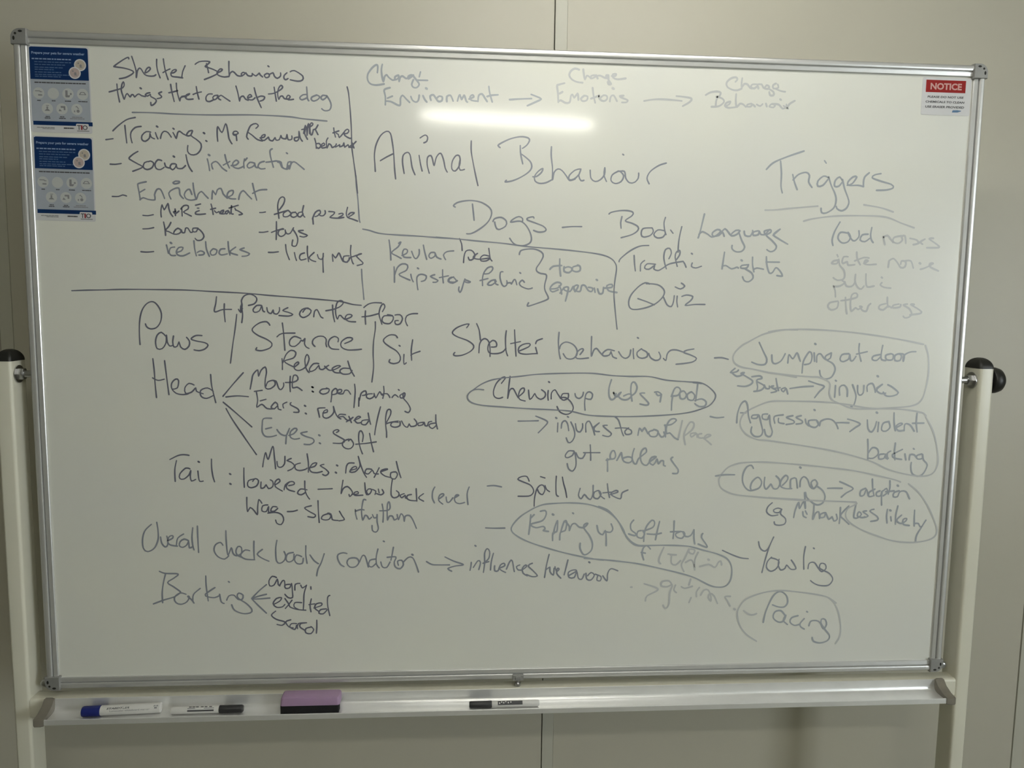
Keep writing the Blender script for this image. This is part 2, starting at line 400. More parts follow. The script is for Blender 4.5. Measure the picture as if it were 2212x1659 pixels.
N = Sheet('notice_sticker', .7770, 2.0056, .0985, .0700, 0, M['paper'], 'white sticker headed NOTICE on red in the upper right corner of the board', 'sticker')
N.part('red_field', [N.rect(.0070, .0045, .0870, .0275)], M['red'])
N.text('notice_lettering', 'NOTICE', .0160, .0100, .0790, .0225, M['pink'], .035, y=-.0007)
N.text('small_lettering', 'PLEASE DO NOT USE', .0114, .0340, .0844, .0380, M['print'], .03, shear=.1)
N.text('small_lettering', 'CHEMICALS TO CLEAN', .0080, .0432, .0865, .0472, M['print'], .03, shear=.1)
N.text('small_lettering', 'USE ERASER PROVIDED', .0081, .0524, .0866, .0566, M['print'], .03, shear=.1)
N.part('blue_logo', [[(.0625, .0642), (.0640, .0600), (.0735, .0595), (.0815, .0605), (.0805, .0618), (.0740, .0640)]], M['logoblue'])

# ---------------------------------------------------------------- markers and eraser on the tray
def marker(name, xa, xb, ya, yb, r, prof_parts, label):
    L = xb-xa; cz = .7744+r
    e = empty(name, (xa, ya, cz)); tag(e, label, 'marker pen')
    ang = math.atan2(yb-ya, L)
    for part, pr, ma in prof_parts:
        bm = bmesh.new(); revolve(bm, pr, (xa, ya, cz), 'X', 28); obj(part, bm, ma, e, smooth=40)
    return e, ang
def wrap_text(e, body, d0, d1, h, r, mid, ma, bold=.01, name='marker_lettering', shear=0):
    vs, fs = text_fit(body, d1-d0, h, bold, shear)
    def f(a, b): 
        t = mid+(b-h/2)/r
        return (e.location.x+d0+a, e.location.y-(r+.00012)*math.cos(t), e.location.z+(r+.00012)*math.sin(t))
    return flat(name, vs, fs, f, ma, e)
def wrap_bar(e, d0, d1, t0, t1, r, ma, name):
    n = 6; vs = []; fs = []
    for i in range(n+1):
        t = t0+(t1-t0)*i/n
        for d in (d0, d1): vs.append((e.location.x+d, e.location.y-(r+.0001)*math.cos(t), e.location.z+(r+.0001)*math.sin(t)))
    for i in range(n): fs.append((2*i, 2*i+1, 2*i+3, 2*i+2))
    return flat(name, vs, fs, lambda a, b, c: (a, b, c), ma, e)
# blue marker
e, a = marker('board_marker', -.8170, -.6740, -.0440, -.0350, .0098,
    [('cap', [(0, .0068), (.0008, .0088), (.003, .0096), (.030, .0098), (.0335, .0096), (.0338, .0082)], M['bluecap']),
     ('barrel', [(.0335, .0082), (.034, .0090), (.036, .0092), (.138, .0096), (.1415, .0093), (.1425, .0080)], M['white'])],
    'thick white marker pen with a blue cap at the left end of the tray')
wrap_text(e, 'STAEDTLER', .046, .087, .0034, .0093, .78, M['print'], .03, shear=.2)
wrap_text(e, 'Lumocolor whiteboard marker', .052, .124, .0030, .0094, .30, M['print_soft'], .005)
wrap_text(e, '8', .130, .139, .0030, .0095, .85, M['print_soft'], .0, name='printed_emblem')
wrap_bar(e, .132, .137, .35, .6, .0096, M['print_soft'], 'printed_emblem')
e.rotation_euler = (0, 0, a)
# black marker
e, a = marker('board_marker', -.6540, -.5190, -.0430, -.0415, .0074,
    [('barrel', [(0, .005), (.0012, .0064), (.006, .0070), (.086, .0072), (.090, .0068)], M['white']),
     ('cap', [(.0895, .0066), (.090, .0072), (.131, .0070), (.1340, .0060), (.1348, .0048)], M['blackcap'])],
    'slim white marker pen with a black cap, beside the blue-capped one')
wrap_bar(e, .032, .081, .05, .45, .0072, M['print'], 'printed_band')
wrap_bar(e, .032, .081, .72, .92, .0072, M['print_soft'], 'printed_band')
wrap_bar(e, .046, .062, .66, .98, .0073, M['white'], 'printed_oval')
for d in (.034, .0405, .047, .056, .063, .0715): wrap_bar(e, d, d+.0052, 1.10, 1.38, .0073, M['print'], 'printed_dash')
e.rotation_euler = (0, 0, a)
# far marker, middle of the tray
e, a = marker('board_marker', -.0865, .0505, -.0460, -.0450, .0066,
    [('cap', [(0, .0050), (.0008, .0060), (.003, .0064), (.043, .0066), (.0440, .0060)], M['blackcap']),
     ('barrel', [(.0440, .0058), (.0450, .0062), (.130, .0064), (.1355, .0060), (.137, .0048)], M['white'])],
    'slim white marker pen with a black cap lying alone in the middle of the tray')
wrap_bar(e, .0555, .104, .15, 1.35, .0064, M['print'], 'printed_band')
for d, a_ in ((.058, .5), (.062, .8), (.066, .6), (.070, .9), (.075, .6), (.080, .75)): wrap_bar(e, d, d+.0022, a_, a_+.4, .0065, M['white'], 'printed_stroke')
e.rotation_euler = (0, 0, a)
# eraser
er = empty('board_eraser', (-.4480, -.0545, .7746)); tag(er, 'purple whiteboard eraser with a black felt base standing on the tray', 'eraser')
def slab(z0, z1, x0, x1, y0, y1, r, inset):
    rings = []
    for z, k in ((z0, 0), (z1-.003, 0), (z1-.0009, .0009), (z1, .0028)):
        rings.append([(x, y, z) for x, y in rrect(x0+k+inset*(z-z0), x1-k-inset*(z-z0)*.2, y0+k, y1-k, r, 5)])
    return rings
bm = bmesh.new(); loft(bm, [[(x, y, z) for x, y in rrect(-.4476, -.3375, -.0540, -.0340, .003, 5)] for z in (.7746, .7910)])
obj('felt_pad', bm, M['felt'], er, smooth=40)
bm = bmesh.new(); loft(bm, slab(.7910, .8070, -.4482, -.3352, -.0542, -.0222, .0055, .12)); obj('grip', bm, M['purple'], er, smooth=40)

# ---------------------------------------------------------------- handwriting on the board
# every entry: kind word ink: strokes; a stroke is a chain of board positions in tenths of a millimetre (first absolute, then steps)
INKDATA = """w Shelter d:-7038,19883 -5,24 -41,-12 -97,-61 -112,-83 14,-14 145,-16 129,-32 43,-35 -46,-45 -104,-54 -102,-21;-6986,19928 37,-122 31,-129 -1,-113 23,114 38,52 36,-28 48,-78 72,-27 88,3 37,23;-6759,19646 52,31 38,45 -20,28 -45,-30 -32,-67;-6553,19892 -4,-101 18,-116 36,-103;-6436,19903 11,-108 25,-130 36,-118;-6451,19664 59,38 67,31;-6312,19661 51,9 45,38 -14,18 -52,-20 -31,-59 21,-43 87,-8 96,-11;-6059,19796 -47,-106 -18,-103
w Behaviours d:-5882,19828 68,46 103,15 88,-8 -30,-38 -53,-45 51,-20 102,-33 73,-49 -91,-61 -156,-67;-5683,19850 20,-87 13,-73;-5503,19692 68,28 30,34 -37,9 -45,-45 -16,-44 51,-35 81,-15 81,13;-5286,19899 -3,-109 3,-146 13,44 45,38 44,-27 43,-43 74,-5 61,46 -30,21 -37,-30 14,-36;-4991,19710 36,-48 66,-5 16,45;-4880,19704 66,-44 61,53 14,-29 44,-35;-4595,19843;-4665,19679 45,31 45,-13 -8,-44 -53,-17 -29,36;-4568,19697 61,29 21,-55 51,-40 61,43 1,56;-4258,19734 -48,-43 -9,-51 30,-29 45,24;-4201,19754 75,24 149,-91 -9,-73 -83,-21 -134,21
w things d:-7262,19441 9,-152 26,-159;-7401,19299 106,32 133,48 28,59 -13,43 -27,-44 -16,-102 23,-87 23,-69 28,71 30,30 28,-36 21,-21 23,37 30,1 20,-36;-6859,19386;-6957,19225 38,38 37,16 43,-28 66,-13;-6691,19307 -44,-9 -37,-30 35,-21 53,31 6,-37 79,-41 13,-43 -46,-53 -44,-16 -6,51;-6485,19328 -52,-24 14,-21 36,-36 -23,-25 -59,-14
w that d:-6323,19464 15,-116 38,-182;-6360,19317 74,17 81,25;-6223,19489 4,-109 19,-102 29,-98 14,56 52,23 52,-5;-6134,19259 111,25 30,30 -59,-24 -17,-51 44,-28 88,10;-5874,19442 15,-109 26,-109;-5934,19301 75,32 74,17
w can d:-5594,19319 -66,-2 -46,-52 5,-66 59,-13 75,39;-5506,19300 -52,-9 -30,-37 28,-36 53,38 9,44 13,-58 37,-21;-5476,19279 37,23 66,-42 88,-56
w help d:-5172,19472 31,-116 27,-146 16,66 53,24 36,-50 51,-21;-4971,19273 75,24 -29,36 -46,-45 21,-44 67,-5 46,38;-4848,19453 27,-117 42,-116 50,-114;-4807,19278 75,32 67,-13 -24,-52 -60,-24
w the d:-4493,19476 16,-114 20,-132;-4597,19351 105,18 121,70 31,45 -30,26 -45,-58 -17,-103 20,-88 24,52 45,9 29,-43 75,-5 31,45 -37,21 -31,-45 37,-36 90,13
l rule m:-7011,18954 345,5 441,-11 591,3 745,22 618,-11 282,-29 302,-21 136,-8
w Training d:-7364,18621 103,98 150,107 148,41;-7151,18722 9,-146 13,-162;-6866,18713 -103,-22 -77,-83 -10,-89 21,-100;-6700,18617 -81,6 -76,-69 -3,-74 58,-28 76,62 10,81 20,-66 58,-28;-6594,18724;-6619,18612 19,-65 21,-44;-6534,18511 24,82 46,46 66,-20 56,-80;-6307,18695;-6309,18621 27,-51 28,-51 26,97 38,31 57,-43 73,-35;-5968,18668 -60,-17 -46,-75 74,2 39,83 -32,-83 80,-57 94,-86 -10,-104 -77,-84 -97,-10 -58,58 8,104;-5769,18632;-5732,18494
l dash d:-7493,18463 61,9 67,12
w M+ d:-5520,18488 -7,118 14,141 72,-101 71,157 34,-132 19,-133 50,-88;-5247,18636 36,-21 61,24 -29,36 -53,-9 -8,-52 44,-13;-5188,18616 8,-104
w Reward d:-4834,18737 46,46 -44,39 -91,-35 -54,-106 -25,-97 29,-44;-4970,18659 73,-50 89,-72 89,-20;-4762,18568 75,17 16,45 -53,-16 -24,-60 60,-29 76,62 14,-44 60,-21 46,61 15,-44 60,9 31,75 15,-44 75,-13 19,75 18,-89 68,10 1,59;-4069,18602 -76,-17 14,-52 61,25 10,149 21,-119 37,-56
l dash d:-7435,18033 88,-2 107,18
w Social d:-6938,18271 -78,-46 -84,-76 36,-36 115,-64 80,-43 -24,-30 -149,-60;-6755,18098 -75,-24 -25,-82 65,-40 90,36 32,83 -58,35 -30,-15;-6526,18119 -66,13 -54,-75 19,-82 74,-17 68,43;-6316,18202;-6475,18076 20,-67 66,-20;-6283,18066 -67,-2 -31,-60 43,-44 53,46 17,53 12,-67 89,-5 61,54;-6092,18234 19,-118 34,-104 49,-73
w interaction m:-5690,18245;-5715,18170 20,-89 16,-119;-5622,17993 -20,89 75,47 59,-43 58,-74 74,-50;-5399,18253 27,-119 49,-118;-5434,18065 122,71;-5291,18061 82,10 54,54 -44,36 -61,-54 5,-67 90,-28 91,40;-5049,18187 -16,-75 5,-90;-5042,18157 39,46;-4877,18117 -75,13 -54,-62 36,-44 92,48 8,45 14,-67 37,-14;-4696,18151 -76,-24 -39,-69 52,-43 76,9;-4548,18380 -39,-31 6,-105 49,-194;-4666,18137 136,19 61,9 59,-36 29,-75 75,-28 39,61;-4293,18315;-4244,18088 -39,-46 17,105 61,10;-4455,18143 68,-6;-4452,18161 60,-17 21,-89 83,-36 61,54 9,61;-4243,18028 40,106 53,24 75,-51 98,-80
w dog m:-3910,19498 6,-103 6,-103 22,-37;-3905,19365 -75,-9 -58,-54 42,-36 90,40;-3739,19356 -76,-32 -16,-45 45,-28 76,32 31,52 -60,28;-3543,19347 -75,13 -39,-46 37,-36 61,46;-3551,19354 52,-80 27,-88 -29,-83 -91,-17 -52,35
l rule d:-3181,19522 24,-103 21,-208 16,-238 11,-239 5,-285 28,-226 36,-271 36,-334
w for d:-4012,18738 68,10 -16,-75 51,-104;-3975,18672 32,143 22,-74 6,-104 17,179 23,16 5,-164;-3959,18770 122,33 31,46 -31,14 -23,-61 6,-134 30,-14 24,90;-3793,18745 38,16 39,68;-3762,18745 44,-88
w the d:-3431,18785 9,-75 22,-89;-3445,18695 107,40;-3384,18689 38,-21 15,-53 84,93;-3247,18685 61,10 31,45 -30,29 -54,-46 7,-67 91,-50 23,5
w behaviour d:-3780,18588 22,-82 6,-97;-3751,18491 53,9 30,-51 -46,-39 -30,22;-3660,18449 61,24 -15,37 -46,-39 15,-52 76,17;-3537,18602 -31,-61 14,-119 31,76 45,-29 15,-37 61,31 16,38 -16,-60 77,47 -1,-38 62,25 15,45 15,-75 61,47 15,-52;-3142,18463 61,39 -8,-53 -53,-1;-3066,18435 -30,89;-3081,18495 54,58
w Change l:-2631,19791 9,104 -23,36 -76,-54 -84,-121 -1,-104 53,-65 106,-16 137,24;-2539,19942 -18,-89 10,-118 25,-96 20,82 39,39 30,-36 76,-57 61,17;-2250,19759 -61,-31 7,-52 54,32 8,52 7,-111 15,67 46,31 61,-42 46,16 61,54 -61,-24 0,-52 92,70;-1990,19768 61,-72 61,-87 -46,-59 -61,3 -31,51 31,83;-1845,19832 -23,-90;-1906,19682 191,3
w Environment l:-2403,19532 -84,-25 -23,-38 22,-89 0,-156;-2450,19344 92,40;-2480,19291 91,-5 138,-63 38,17 0,104 39,61 61,-58 69,-65;-2021,19387 30,-66 62,-31 46,35 15,90;-1745,19545;-1799,19409 31,-66 39,-44;-1653,19332 -15,74 61,24 47,-66 46,-50;-1499,19411 -53,-46 38,-51 62,16 7,68 -54,13;-1360,19318 0,90 62,25 31,-44 23,-60;-1164,19332 22,83 23,31 32,-82 46,77 39,-104 24,-17;-948,19376 85,40 -23,37 -47,-39 24,-59 101,-12;-785,19336 15,113 62,25 47,-66 47,-67;-585,19613 16,-112 49,-164;-615,19432 86,25 116,11
l arrow l:-197,19389 175,16 235,15;204,19495 102,-35 87,-42 -101,-56 -156,-73
w Change f:1097,19968 -79,20 -77,-48 -30,-76 49,-73 95,-43 111,-11;1173,19978 13,-90 22,-89 34,69 47,-21 33,-29;1383,19880 -62,-17 9,-45 70,32 15,31 33,-59;1415,19866 79,10 80,-35 64,-6;1652,19889 -47,-2 9,-45 38,32 2,-76 50,-66 -47,-9 -18,44;1716,19876 63,2 15,38 -63,-9 9,-61 88,-27 151,23
w Emotions f:827,19718 -117,-34 -23,-23 18,-120 11,-174;737,19527 54,32;716,19382 47,25 80,-43 86,10 21,114 31,31 33,-59 62,78 18,-114;1203,19504 -62,-55 32,-45 79,18 14,69 -63,13;1357,19652 20,-135 35,-136;1331,19455 157,58;1480,19520 25,-75 64,-29 63,33 -1,61 -64,13 -55,-48;1738,19657;1689,19413 13,84 55,32 67,-105;1948,19527 -71,-10 40,-29 113,-42 -31,-39 -79,-3
w Animal d:-2678,18022 -7,136 -7,166 32,182 85,168 108,78 69,-35 37,-173 23,-195 15,-258 19,-197;-2585,18218 116,70 116,60;-2146,17997 -30,204 15,130 70,51 54,-41 38,-226 54,-136;-1852,18649 93,56 46,-37 -15,-76 -54,-29;-1870,18334 26,-155 31,-128;-1681,18013 -39,154 8,137 62,32 31,-75 28,-106 42,154 77,75 55,-118 32,-151 39,-73;-1106,18259 -16,84 -62,6 -70,-109 -7,-137 63,-37 77,101 12,107 -19,-107 24,-83 78,17;-903,18622 1,-190 41,-227 49,-229 41,-168
w Behaviour m:-363,18515 -39,37 62,48 171,81 188,43 142,-19 25,-53 -54,-85 -78,-56;14,18564 10,-153 42,-183;32,18411 87,-59 97,-89 17,-107 -78,-95 -156,-96 -142,-57 -118,-18 24,31;259,17998 72,6 93,79 23,70 -71,-40 -77,-94 1,-93 80,-47 127,13 126,65;603,18557 -2,-161 28,-230 4,-216 29,139 71,64 80,-29 90,-106 57,-73 103,31;1155,18163 -96,-25 -109,-103 2,-78 95,18 94,95 30,94 -38,-125 43,-92 55,9;1347,18145 19,-147 82,-60 95,34 78,95 5,131 -13,-132 51,-122;1963,18455;1892,18143 -119,-73 -21,-109 82,-52 112,41 45,110 -75,84;1900,18136 105,2 28,-123 75,-84 96,10 70,80 5,93;2806,18314 -144,-50 -158,-113 -61,-126 44,-105
l arrow f:2341,19443 151,29 160,12 209,-5 202,-13;2955,19551 129,-8 162,-26 -29,-65 -134,-81
w Change f:4082,19847 38,47 -34,37 -96,-26 -77,-79 19,-76 100,-50 97,-5 80,34;4213,19920 -9,-84 7,-84 43,62 65,-5 52,-60 49,-14 48,17;4498,19815 -81,-3 -31,-47 67,-29 63,49 18,-46;4514,19815 82,3 35,-60 83,-21 31,40 -51,29 -38,-48;4730,19745 101,-58 3,-62 -65,-2 -20,61;4872,19842 -55,-32 11,-62 97,19 -19,61;4860,19749 117,-42 83,-10
w Behaviour f:3518,19587 95,54 129,19 65,-21 -14,-54;3753,19576 -28,-93 -4,-92;3729,19568 115,-35 35,-60 -94,-80 -145,-17;3907,19397 72,33 22,54 -72,-25 -30,-55 66,-36 146,16;4108,19626 -2,-131 24,-107 59,63 66,-13 51,-45;4417,19458 -81,-18 -6,-38 73,2 31,39 51,-37;4516,19446 67,-29 47,40;4695,19467 19,-54;4794,19455 -31,-40 82,-13 31,47 -66,14 131,-4 86,-75 64,33 6,47;4969,19556;5109,19393 45,79 103,65;5134,19386 -93,52
w Triggers l:4764,18245 134,129 258,116 334,119;5037,18409 28,-235 4,-237 32,-126;5290,18164 41,-142 61,-141;5304,18061 102,105 147,43 70,-53 -9,-127 72,-101;5907,18439 36,-46;6009,18118 -102,29 -111,-98 5,-95 100,19 93,113;6008,18134 60,-157 85,-157 29,-127 -38,-145 -146,-99 -92,6 -17,80;6280,18077 -54,62 -80,-65 -10,-112 84,2 78,97;6287,18093 53,-174 78,-173 23,-95 -45,-105 -98,-50 -86,38 -20,47;6386,17984 99,34 84,129 -75,-1 -95,-98 21,-63 185,4 111,-21;6816,18233 -87,-82 -19,-95 6,-88;7053,18223 -125,-27 -47,-57 173,-59 224,-59 38,-63 -132,-43 -203,-12
l dash d:-7421,17459 110,2 75,29 66,-18
w Enrichment m:-6813,17735 -134,-34 -16,-37 18,-119 17,-135;-6931,17545 91,54;-6936,17410 61,39 81,-28 126,-5 -5,90 48,98 60,2 41,-82 27,-82;-6385,17437 -34,105 77,69 105,25 18,-120 58,-66;-6285,17762 -53,-31 29,-22 75,17 8,30 -59,2;-6009,17529 -35,89 -60,-24 -40,-76 35,-74 89,-21 75,17;-5981,17732 11,-135 40,-157 33,91 61,54 58,-59 59,-61;-5652,17454 19,151 50,-74 33,91 68,24 35,-97 73,-74;-5389,17483 107,55 17,76 -76,-17 -39,-77 51,-51 106,-5;-5171,17457 25,99 62,62 74,-74 73,-74;-4915,17750 27,-128 42,-173;-4919,17569 122,63 136,14
l dash d:-6894,17133 89,-6 98,21
w M+R d:-6567,17110 -4,98 26,121 34,-90 71,115 12,-83 27,-90 43,-59;-6303,17221 -45,-16 37,-29 61,46;-6316,17258 3,-117;-6193,17133 -3,143;-6212,17261 55,61 74,2 -2,-61 -83,-54 66,-37 73,-36
w with d:-5948,17334 91,25;-5919,17282 30,1;-5883,17238 -61,-24 -8,-38 74,-6 103,12
w treats d:-5670,17363 20,-90 13,-98;-5680,17265 91,24;-5613,17243 37,-37 46,24 14,-38 45,9 24,54 -53,-24 14,-45 75,9;-5364,17249 -54,-24 22,-38 46,47 14,-45;-5302,17341 -11,-137 38,-14;-5348,17295 167,56;-5228,17267 60,-29 59,-44 -61,-17;-5243,17297 15,-38
l dash d:-6903,16887 105,7 90,21
w Kong d:-6529,17020 22,-128 6,-114;-6399,17015 -40,-76 -62,-70 59,-21 89,-44 90,9 46,54 -58,45 -61,-47 -17,-38;-6216,16883 14,-46 45,1 17,76 45,1 43,-75 45,16;-5915,16919 -90,-2 -2,-61 60,1 32,54 73,-67 28,-75 -47,-62 -75,-9 -37,37
l dash d:-6951,16474 108,-6 120,13
w ice m:-6418,16648;-6492,16604 17,-76 13,-76;-6346,16569 -75,-17 -26,-84 36,-53 75,1;-6319,16470 91,32 32,62 -75,-2 -48,-77 28,-60 90,-14 122,56
w blocks m:-5997,16689 11,-152 26,-122;-5943,16477 61,31 67,-29 -23,-39 -76,-9;-5786,16678 11,-137 49,-129;-5654,16551 -54,-55 21,-61 76,17 24,77 -67,22;-5442,16554 -76,-9 -32,-69 44,-37 107,24;-5381,16686 7,-138 20,-107;-5245,16589 -108,-94 135,-51;-5093,16576 -77,-32 76,-29 97,-44 -54,-40 -84,-9
l dash d:-4798,17227 53,2 53,11
l dash d:-4813,16868 76,1 84,17
l dash d:-4653,16503 91,1 92,14
l rule d:-8212,15744 238,12 298,9 374,16 524,5 603,-1 454,-19 609,-23 458,-35 326,-20 599,-42 326,-27 140,-22 155,-37 156,-14
w food d:-4449,17128 -7,79 -12,152 33,122 61,40 37,-37 -24,-92 -78,-108;-4532,17198 123,41 130,41;-4295,17272 -69,-47 -1,-61 76,1 62,55 -45,52;-4150,17244 -62,-9 -23,-53 53,-30 69,40 -37,60;-4020,17255 -69,-17 -17,-54 46,-22 54,55;-3996,17370 -24,-108 14,-68 30,-34
w puzzle d:-3825,17037 -6,92 0,31;-3839,17129 55,123 78,40 14,-53 -62,-55 -38,-8;-3723,17223 31,-30 53,1 39,47 -7,46;-3538,17273 107,-10 -31,-50 -54,-47 130,-12 108,17;-3354,17231 61,16 16,-30 -93,-63 107,17;-3192,17357 -24,-108 23,-76 84,-29 100,-36;-3186,17173 78,48 39,39 -70,-2 -38,-39
w toys d:-4496,17069 -3,-168 -8,-161;-4591,16869 99,40 115,33;-4369,16934 -77,-16 -24,-77 53,-45 77,47 1,77;-4339,16904 29,-53 62,9 47,78 15,23;-4201,16938 59,-91 30,-92 -17,-92 -31,-39 -61,14 17,100;-4010,16919 -85,-10 31,-30 129,-51 -69,-32 -69,14
w licky d:-4336,16651 13,-130 51,-146;-4178,16508 14,-77 22,-69;-3994,16504 -69,-25 -24,-62 30,-46 93,25;-3938,16628 -2,-131 21,-154;-3817,16515 -93,-95 53,-53 69,-19;-3756,16477 23,-69 61,-15 24,63;-3647,16502 -10,-124 5,-224
w mats d:-3472,16358 -6,132 54,-69 62,94 31,-54 45,-100 47,-7;-3169,16464 -100,-9 -9,-86 69,-22 56,86;-3136,16658 -9,-147 30,-154 23,-39;-3177,16425 233,82 -93,-41 123,-129 -47,-32 -62,-17
l rule m:-3033,17939 6,-182 22,-213 14,-198 13,-215 15,-45
l rule m:-2943,16219 8,-187 18,-203 14,-172
l rule m:-2917,16963 116,-20 186,-51 280,-22 468,-17 313,-18 334,-17
w Kevlar m:-2429,16772 23,-186 10,-186;-2250,16713 39,24 -47,-86 -125,-111 93,-60 86,-46;-2188,16489 86,41 16,62 -63,15 -31,-79 31,-69 125,-6;-2008,16570 47,-116 47,-15 47,79 0,86;-1789,16691 24,-124 39,-143;-1577,16555 -70,-2 -39,-63 39,-46 78,48 0,55 32,-78 79,-34;-1371,16425 -40,86 63,63 129,18
w Ripstop m:-2337,16276 7,-140 0,-149;-2330,16104 55,158 95,71 93,-21 -15,-94 -142,-81 94,-61 110,-45;-1898,16260;-2024,16141 16,-79 31,-62;-1890,15852 -16,102 0,141 71,49 102,-30 -23,-79 -71,-25;-1575,16140 -79,-33 87,-46 55,-30 -39,-32 -56,-1;-1426,16236 1,-117 13,-129;-1488,16086 173,38;-1217,16106 -82,-48 8,-47 103,-7;-1154,16020 -64,78 -79,-17 -23,-63 87,-31 87,49;-1003,16054 103,-38 -47,-16 -64,22 8,48 -31,-95 -31,-111 -32,-48 -24,47 8,55
w Dogs m:-1193,17404 -35,26 66,55 141,37 157,9 173,-35 143,-90 40,-92 -38,-125 -94,-111 -157,-112 -110,-49 -71,-1;-872,17469 17,-147 17,-155;-482,17151 31,55 126,26 96,-68 -14,-93 -127,-65 -56,45 -24,93;73,17155 7,63 -72,37 -95,-41 -62,-64 142,19 80,-14 97,-92 74,-155 -6,-125 -110,-65 -128,-2 -96,45 -65,85;295,17230 -16,26 -96,-21 -15,-39 144,-52 161,-59 57,-61 -39,-40 -112,-10 -88,29
l dash m:841,17069 177,19 192,4
l rule m:-1552,16843 158,-13 283,-18 348,-29 476,-33 479,-54 481,-31 484,-38 405,-49 213,-67 100,-94 28,-111 -26,-240 -10,-240 33,-321 47,-355
w bed d:-1111,16823 40,-96 12,-125;-1032,16376 10,118 31,94 71,25 63,-23 41,-77 -39,-71 -64,-17 -24,54;-848,16450 8,47 71,56 -47,-40 -32,-48 119,-21 191,27;-539,16502 -111,22 -63,-56 16,-55 96,2 63,40;-556,16651 17,-118 14,-78 32,-39
w fabric m:-647,16170 96,9 71,72 -9,55 -79,-17 -71,-87 -31,-111 2,-142;-717,16043 151,41;-423,16063 -79,-17 -71,-72 72,-15 95,73 -32,15 24,-63 40,-15;-281,16215 -47,-8 -7,-111 41,-126 49,-31 47,48 -9,63;-206,16003 72,9 16,-24 47,80 32,-7 25,-87;39,16205;130,16024 -41,39 -55,-56 41,-63 129,-46 80,20
l brace m:26,16546 23,69 112,33 159,3 130,-53 33,-78 -62,-127 -63,-96 10,-63 73,-39 96,-14 17,-55 -30,-128 2,-111 68,-143 -32,-48 -192,-74 -153,-50 -24,15 23,48
w too l:802,16478 3,-158 20,-166;616,16277 63,57 161,18;889,16329 2,-87 97,-22 63,72 -82,39 -72,-25;1163,16358 -97,-26 -31,-56 82,-38 80,25 -2,79 -49,23
w expensive l:639,15904 129,18 71,81 -73,31 -96,-50 -47,-80 49,-55 113,42;799,15970 34,-63 18,-95;818,15827 79,113;927,15677 37,152 14,112 -65,-1 -15,-48 114,-30 63,97 34,-96 62,113 -64,-1 -23,-80 122,-30 30,112 65,1 67,-95 66,-15 15,64 -82,15;1481,15933 18,-80;1518,16096;1547,15918 34,-88 65,9 14,112;1660,15935 163,19 -2,56 -97,-26 35,-95 164,-33
w Body m:1729,17338 40,32 160,35 162,4 101,-30 -17,-63 -127,-97 131,-44 116,-61 2,-71 -111,-81 -210,-64;1981,17296 -21,-118 11,-102;2572,17096 -178,-20 -29,-111 50,-46 129,34 55,80 -27,63;2819,17045 -131,14 -79,-89 67,-62 114,18 47,72;2826,17298 -25,-103 18,-142 27,-78;2933,17063 51,-62;3151,17131 -34,-167 -19,-159 -2,-160
w Language l:3585,17378 -35,-167 -41,-192 -29,-96;3494,16987 63,57 118,-53 68,-47 97,34 79,81 -67,31 -96,-66 19,-63 115,18 63,65 37,-79;3937,17044 63,64 69,-62 69,-70 98,26 63,73 -83,6 -80,-65;4276,17050 65,-158 64,-127 -54,-81 -116,-10 -78,54 -2,64;4383,17068 20,-79 100,-14 46,81 -1,31;4664,17082 -98,-26 3,-64 99,18 13,64 37,-63 83,2;4896,17110 -115,-34 37,-63 97,50 -19,47 -78,-97 122,-110 97,-110 -37,-81 -83,-26 -68,39;4960,17000 136,122 -128,-106 104,-78 189,-101
w Traffic m:1949,16442 23,56 174,146 193,99 179,19;2238,16566 14,-158 20,-136;2370,16274 4,136 72,65;2661,16406 -164,6 -47,-81 83,-23 112,74 -14,-64 83,-31 97,50 128,82 262,53;2920,16515 45,112 -36,87 -81,-25 -29,-128 21,-128 37,-111;3068,16501 62,97 -3,80 -64,-33 -21,-96 47,-175;3201,16472 35,-48 27,-64;3360,16626;3383,16443 -14,-65 84,-30 114,37
w Lights l:4011,16662 -18,-161 -18,-161;3973,16388 74,18 119,-63 99,34 34,-15;4350,16515;4496,16429 -133,-18 -14,-49 116,2 31,65;4433,16348 137,-79 30,-96 -89,-74 -84,22 -37,73;4572,16575 7,-144 32,-137;4600,16334 66,34 135,-22;4847,16588 16,-153 58,-160 67,17 62,90 88,-71 46,-89 -109,7;4844,16487 268,1
w Quiz m:2558,16029 -82,22 -129,-74 -143,-162 -45,-146 36,-112 116,-23 213,44 178,83 128,130 21,113 -94,96 -133,30 -131,1;2338,15744 166,-54 158,-62;2838,15783 80,-152 84,-31 38,97 12,114;3110,15803 -4,-105 20,-105;3062,15980 109,-39 81,58 -69,55;3201,15797 90,30 126,-27 -39,-82 -104,-90 190,18 200,3
l rule f:4777,17477 216,10 331,39 499,50;6746,17621 342,-49 260,-75
l rule f:5555,17283 198,52 417,57 505,19 510,-14 348,-114 262,-83
w loud l:6286,17282 -98,-187 -41,-161 23,-105;6477,17069 -170,13 -44,-114 90,-87 117,26 44,98 -55,80 75,-128 70,-31 80,82 -7,113;6867,17060 -118,-18 -36,-98 96,-30 97,66;6935,17191 -16,-146 23,-96 37,-48
w noises f:7176,17018 23,-81 22,-72;7177,17002 83,42 73,-72 55,-64;7550,17041 -151,-35 -12,-81 105,-31 81,67 -22,64 67,17 28,-145;7724,16996 140,-30 39,-64 -101,-27;7903,16902 98,67 33,17 -99,-51 55,-48;8205,17005 -86,-10 181,-118 30,-49 -249,-8
w gate f:6265,16653 19,-40;6297,16548 -93,-18 -39,-49 110,2 29,82 24,-114 91,-96 24,-113 -30,-66 -118,-18 -80,47;6488,16616 -85,-1 -29,-82 20,-48 83,34 21,-65 135,11;6660,16709 16,-122 68,-121;6628,16538 183,68 103,-7;6819,16492 82,50 -53,16 -29,-66 86,-23 162,11
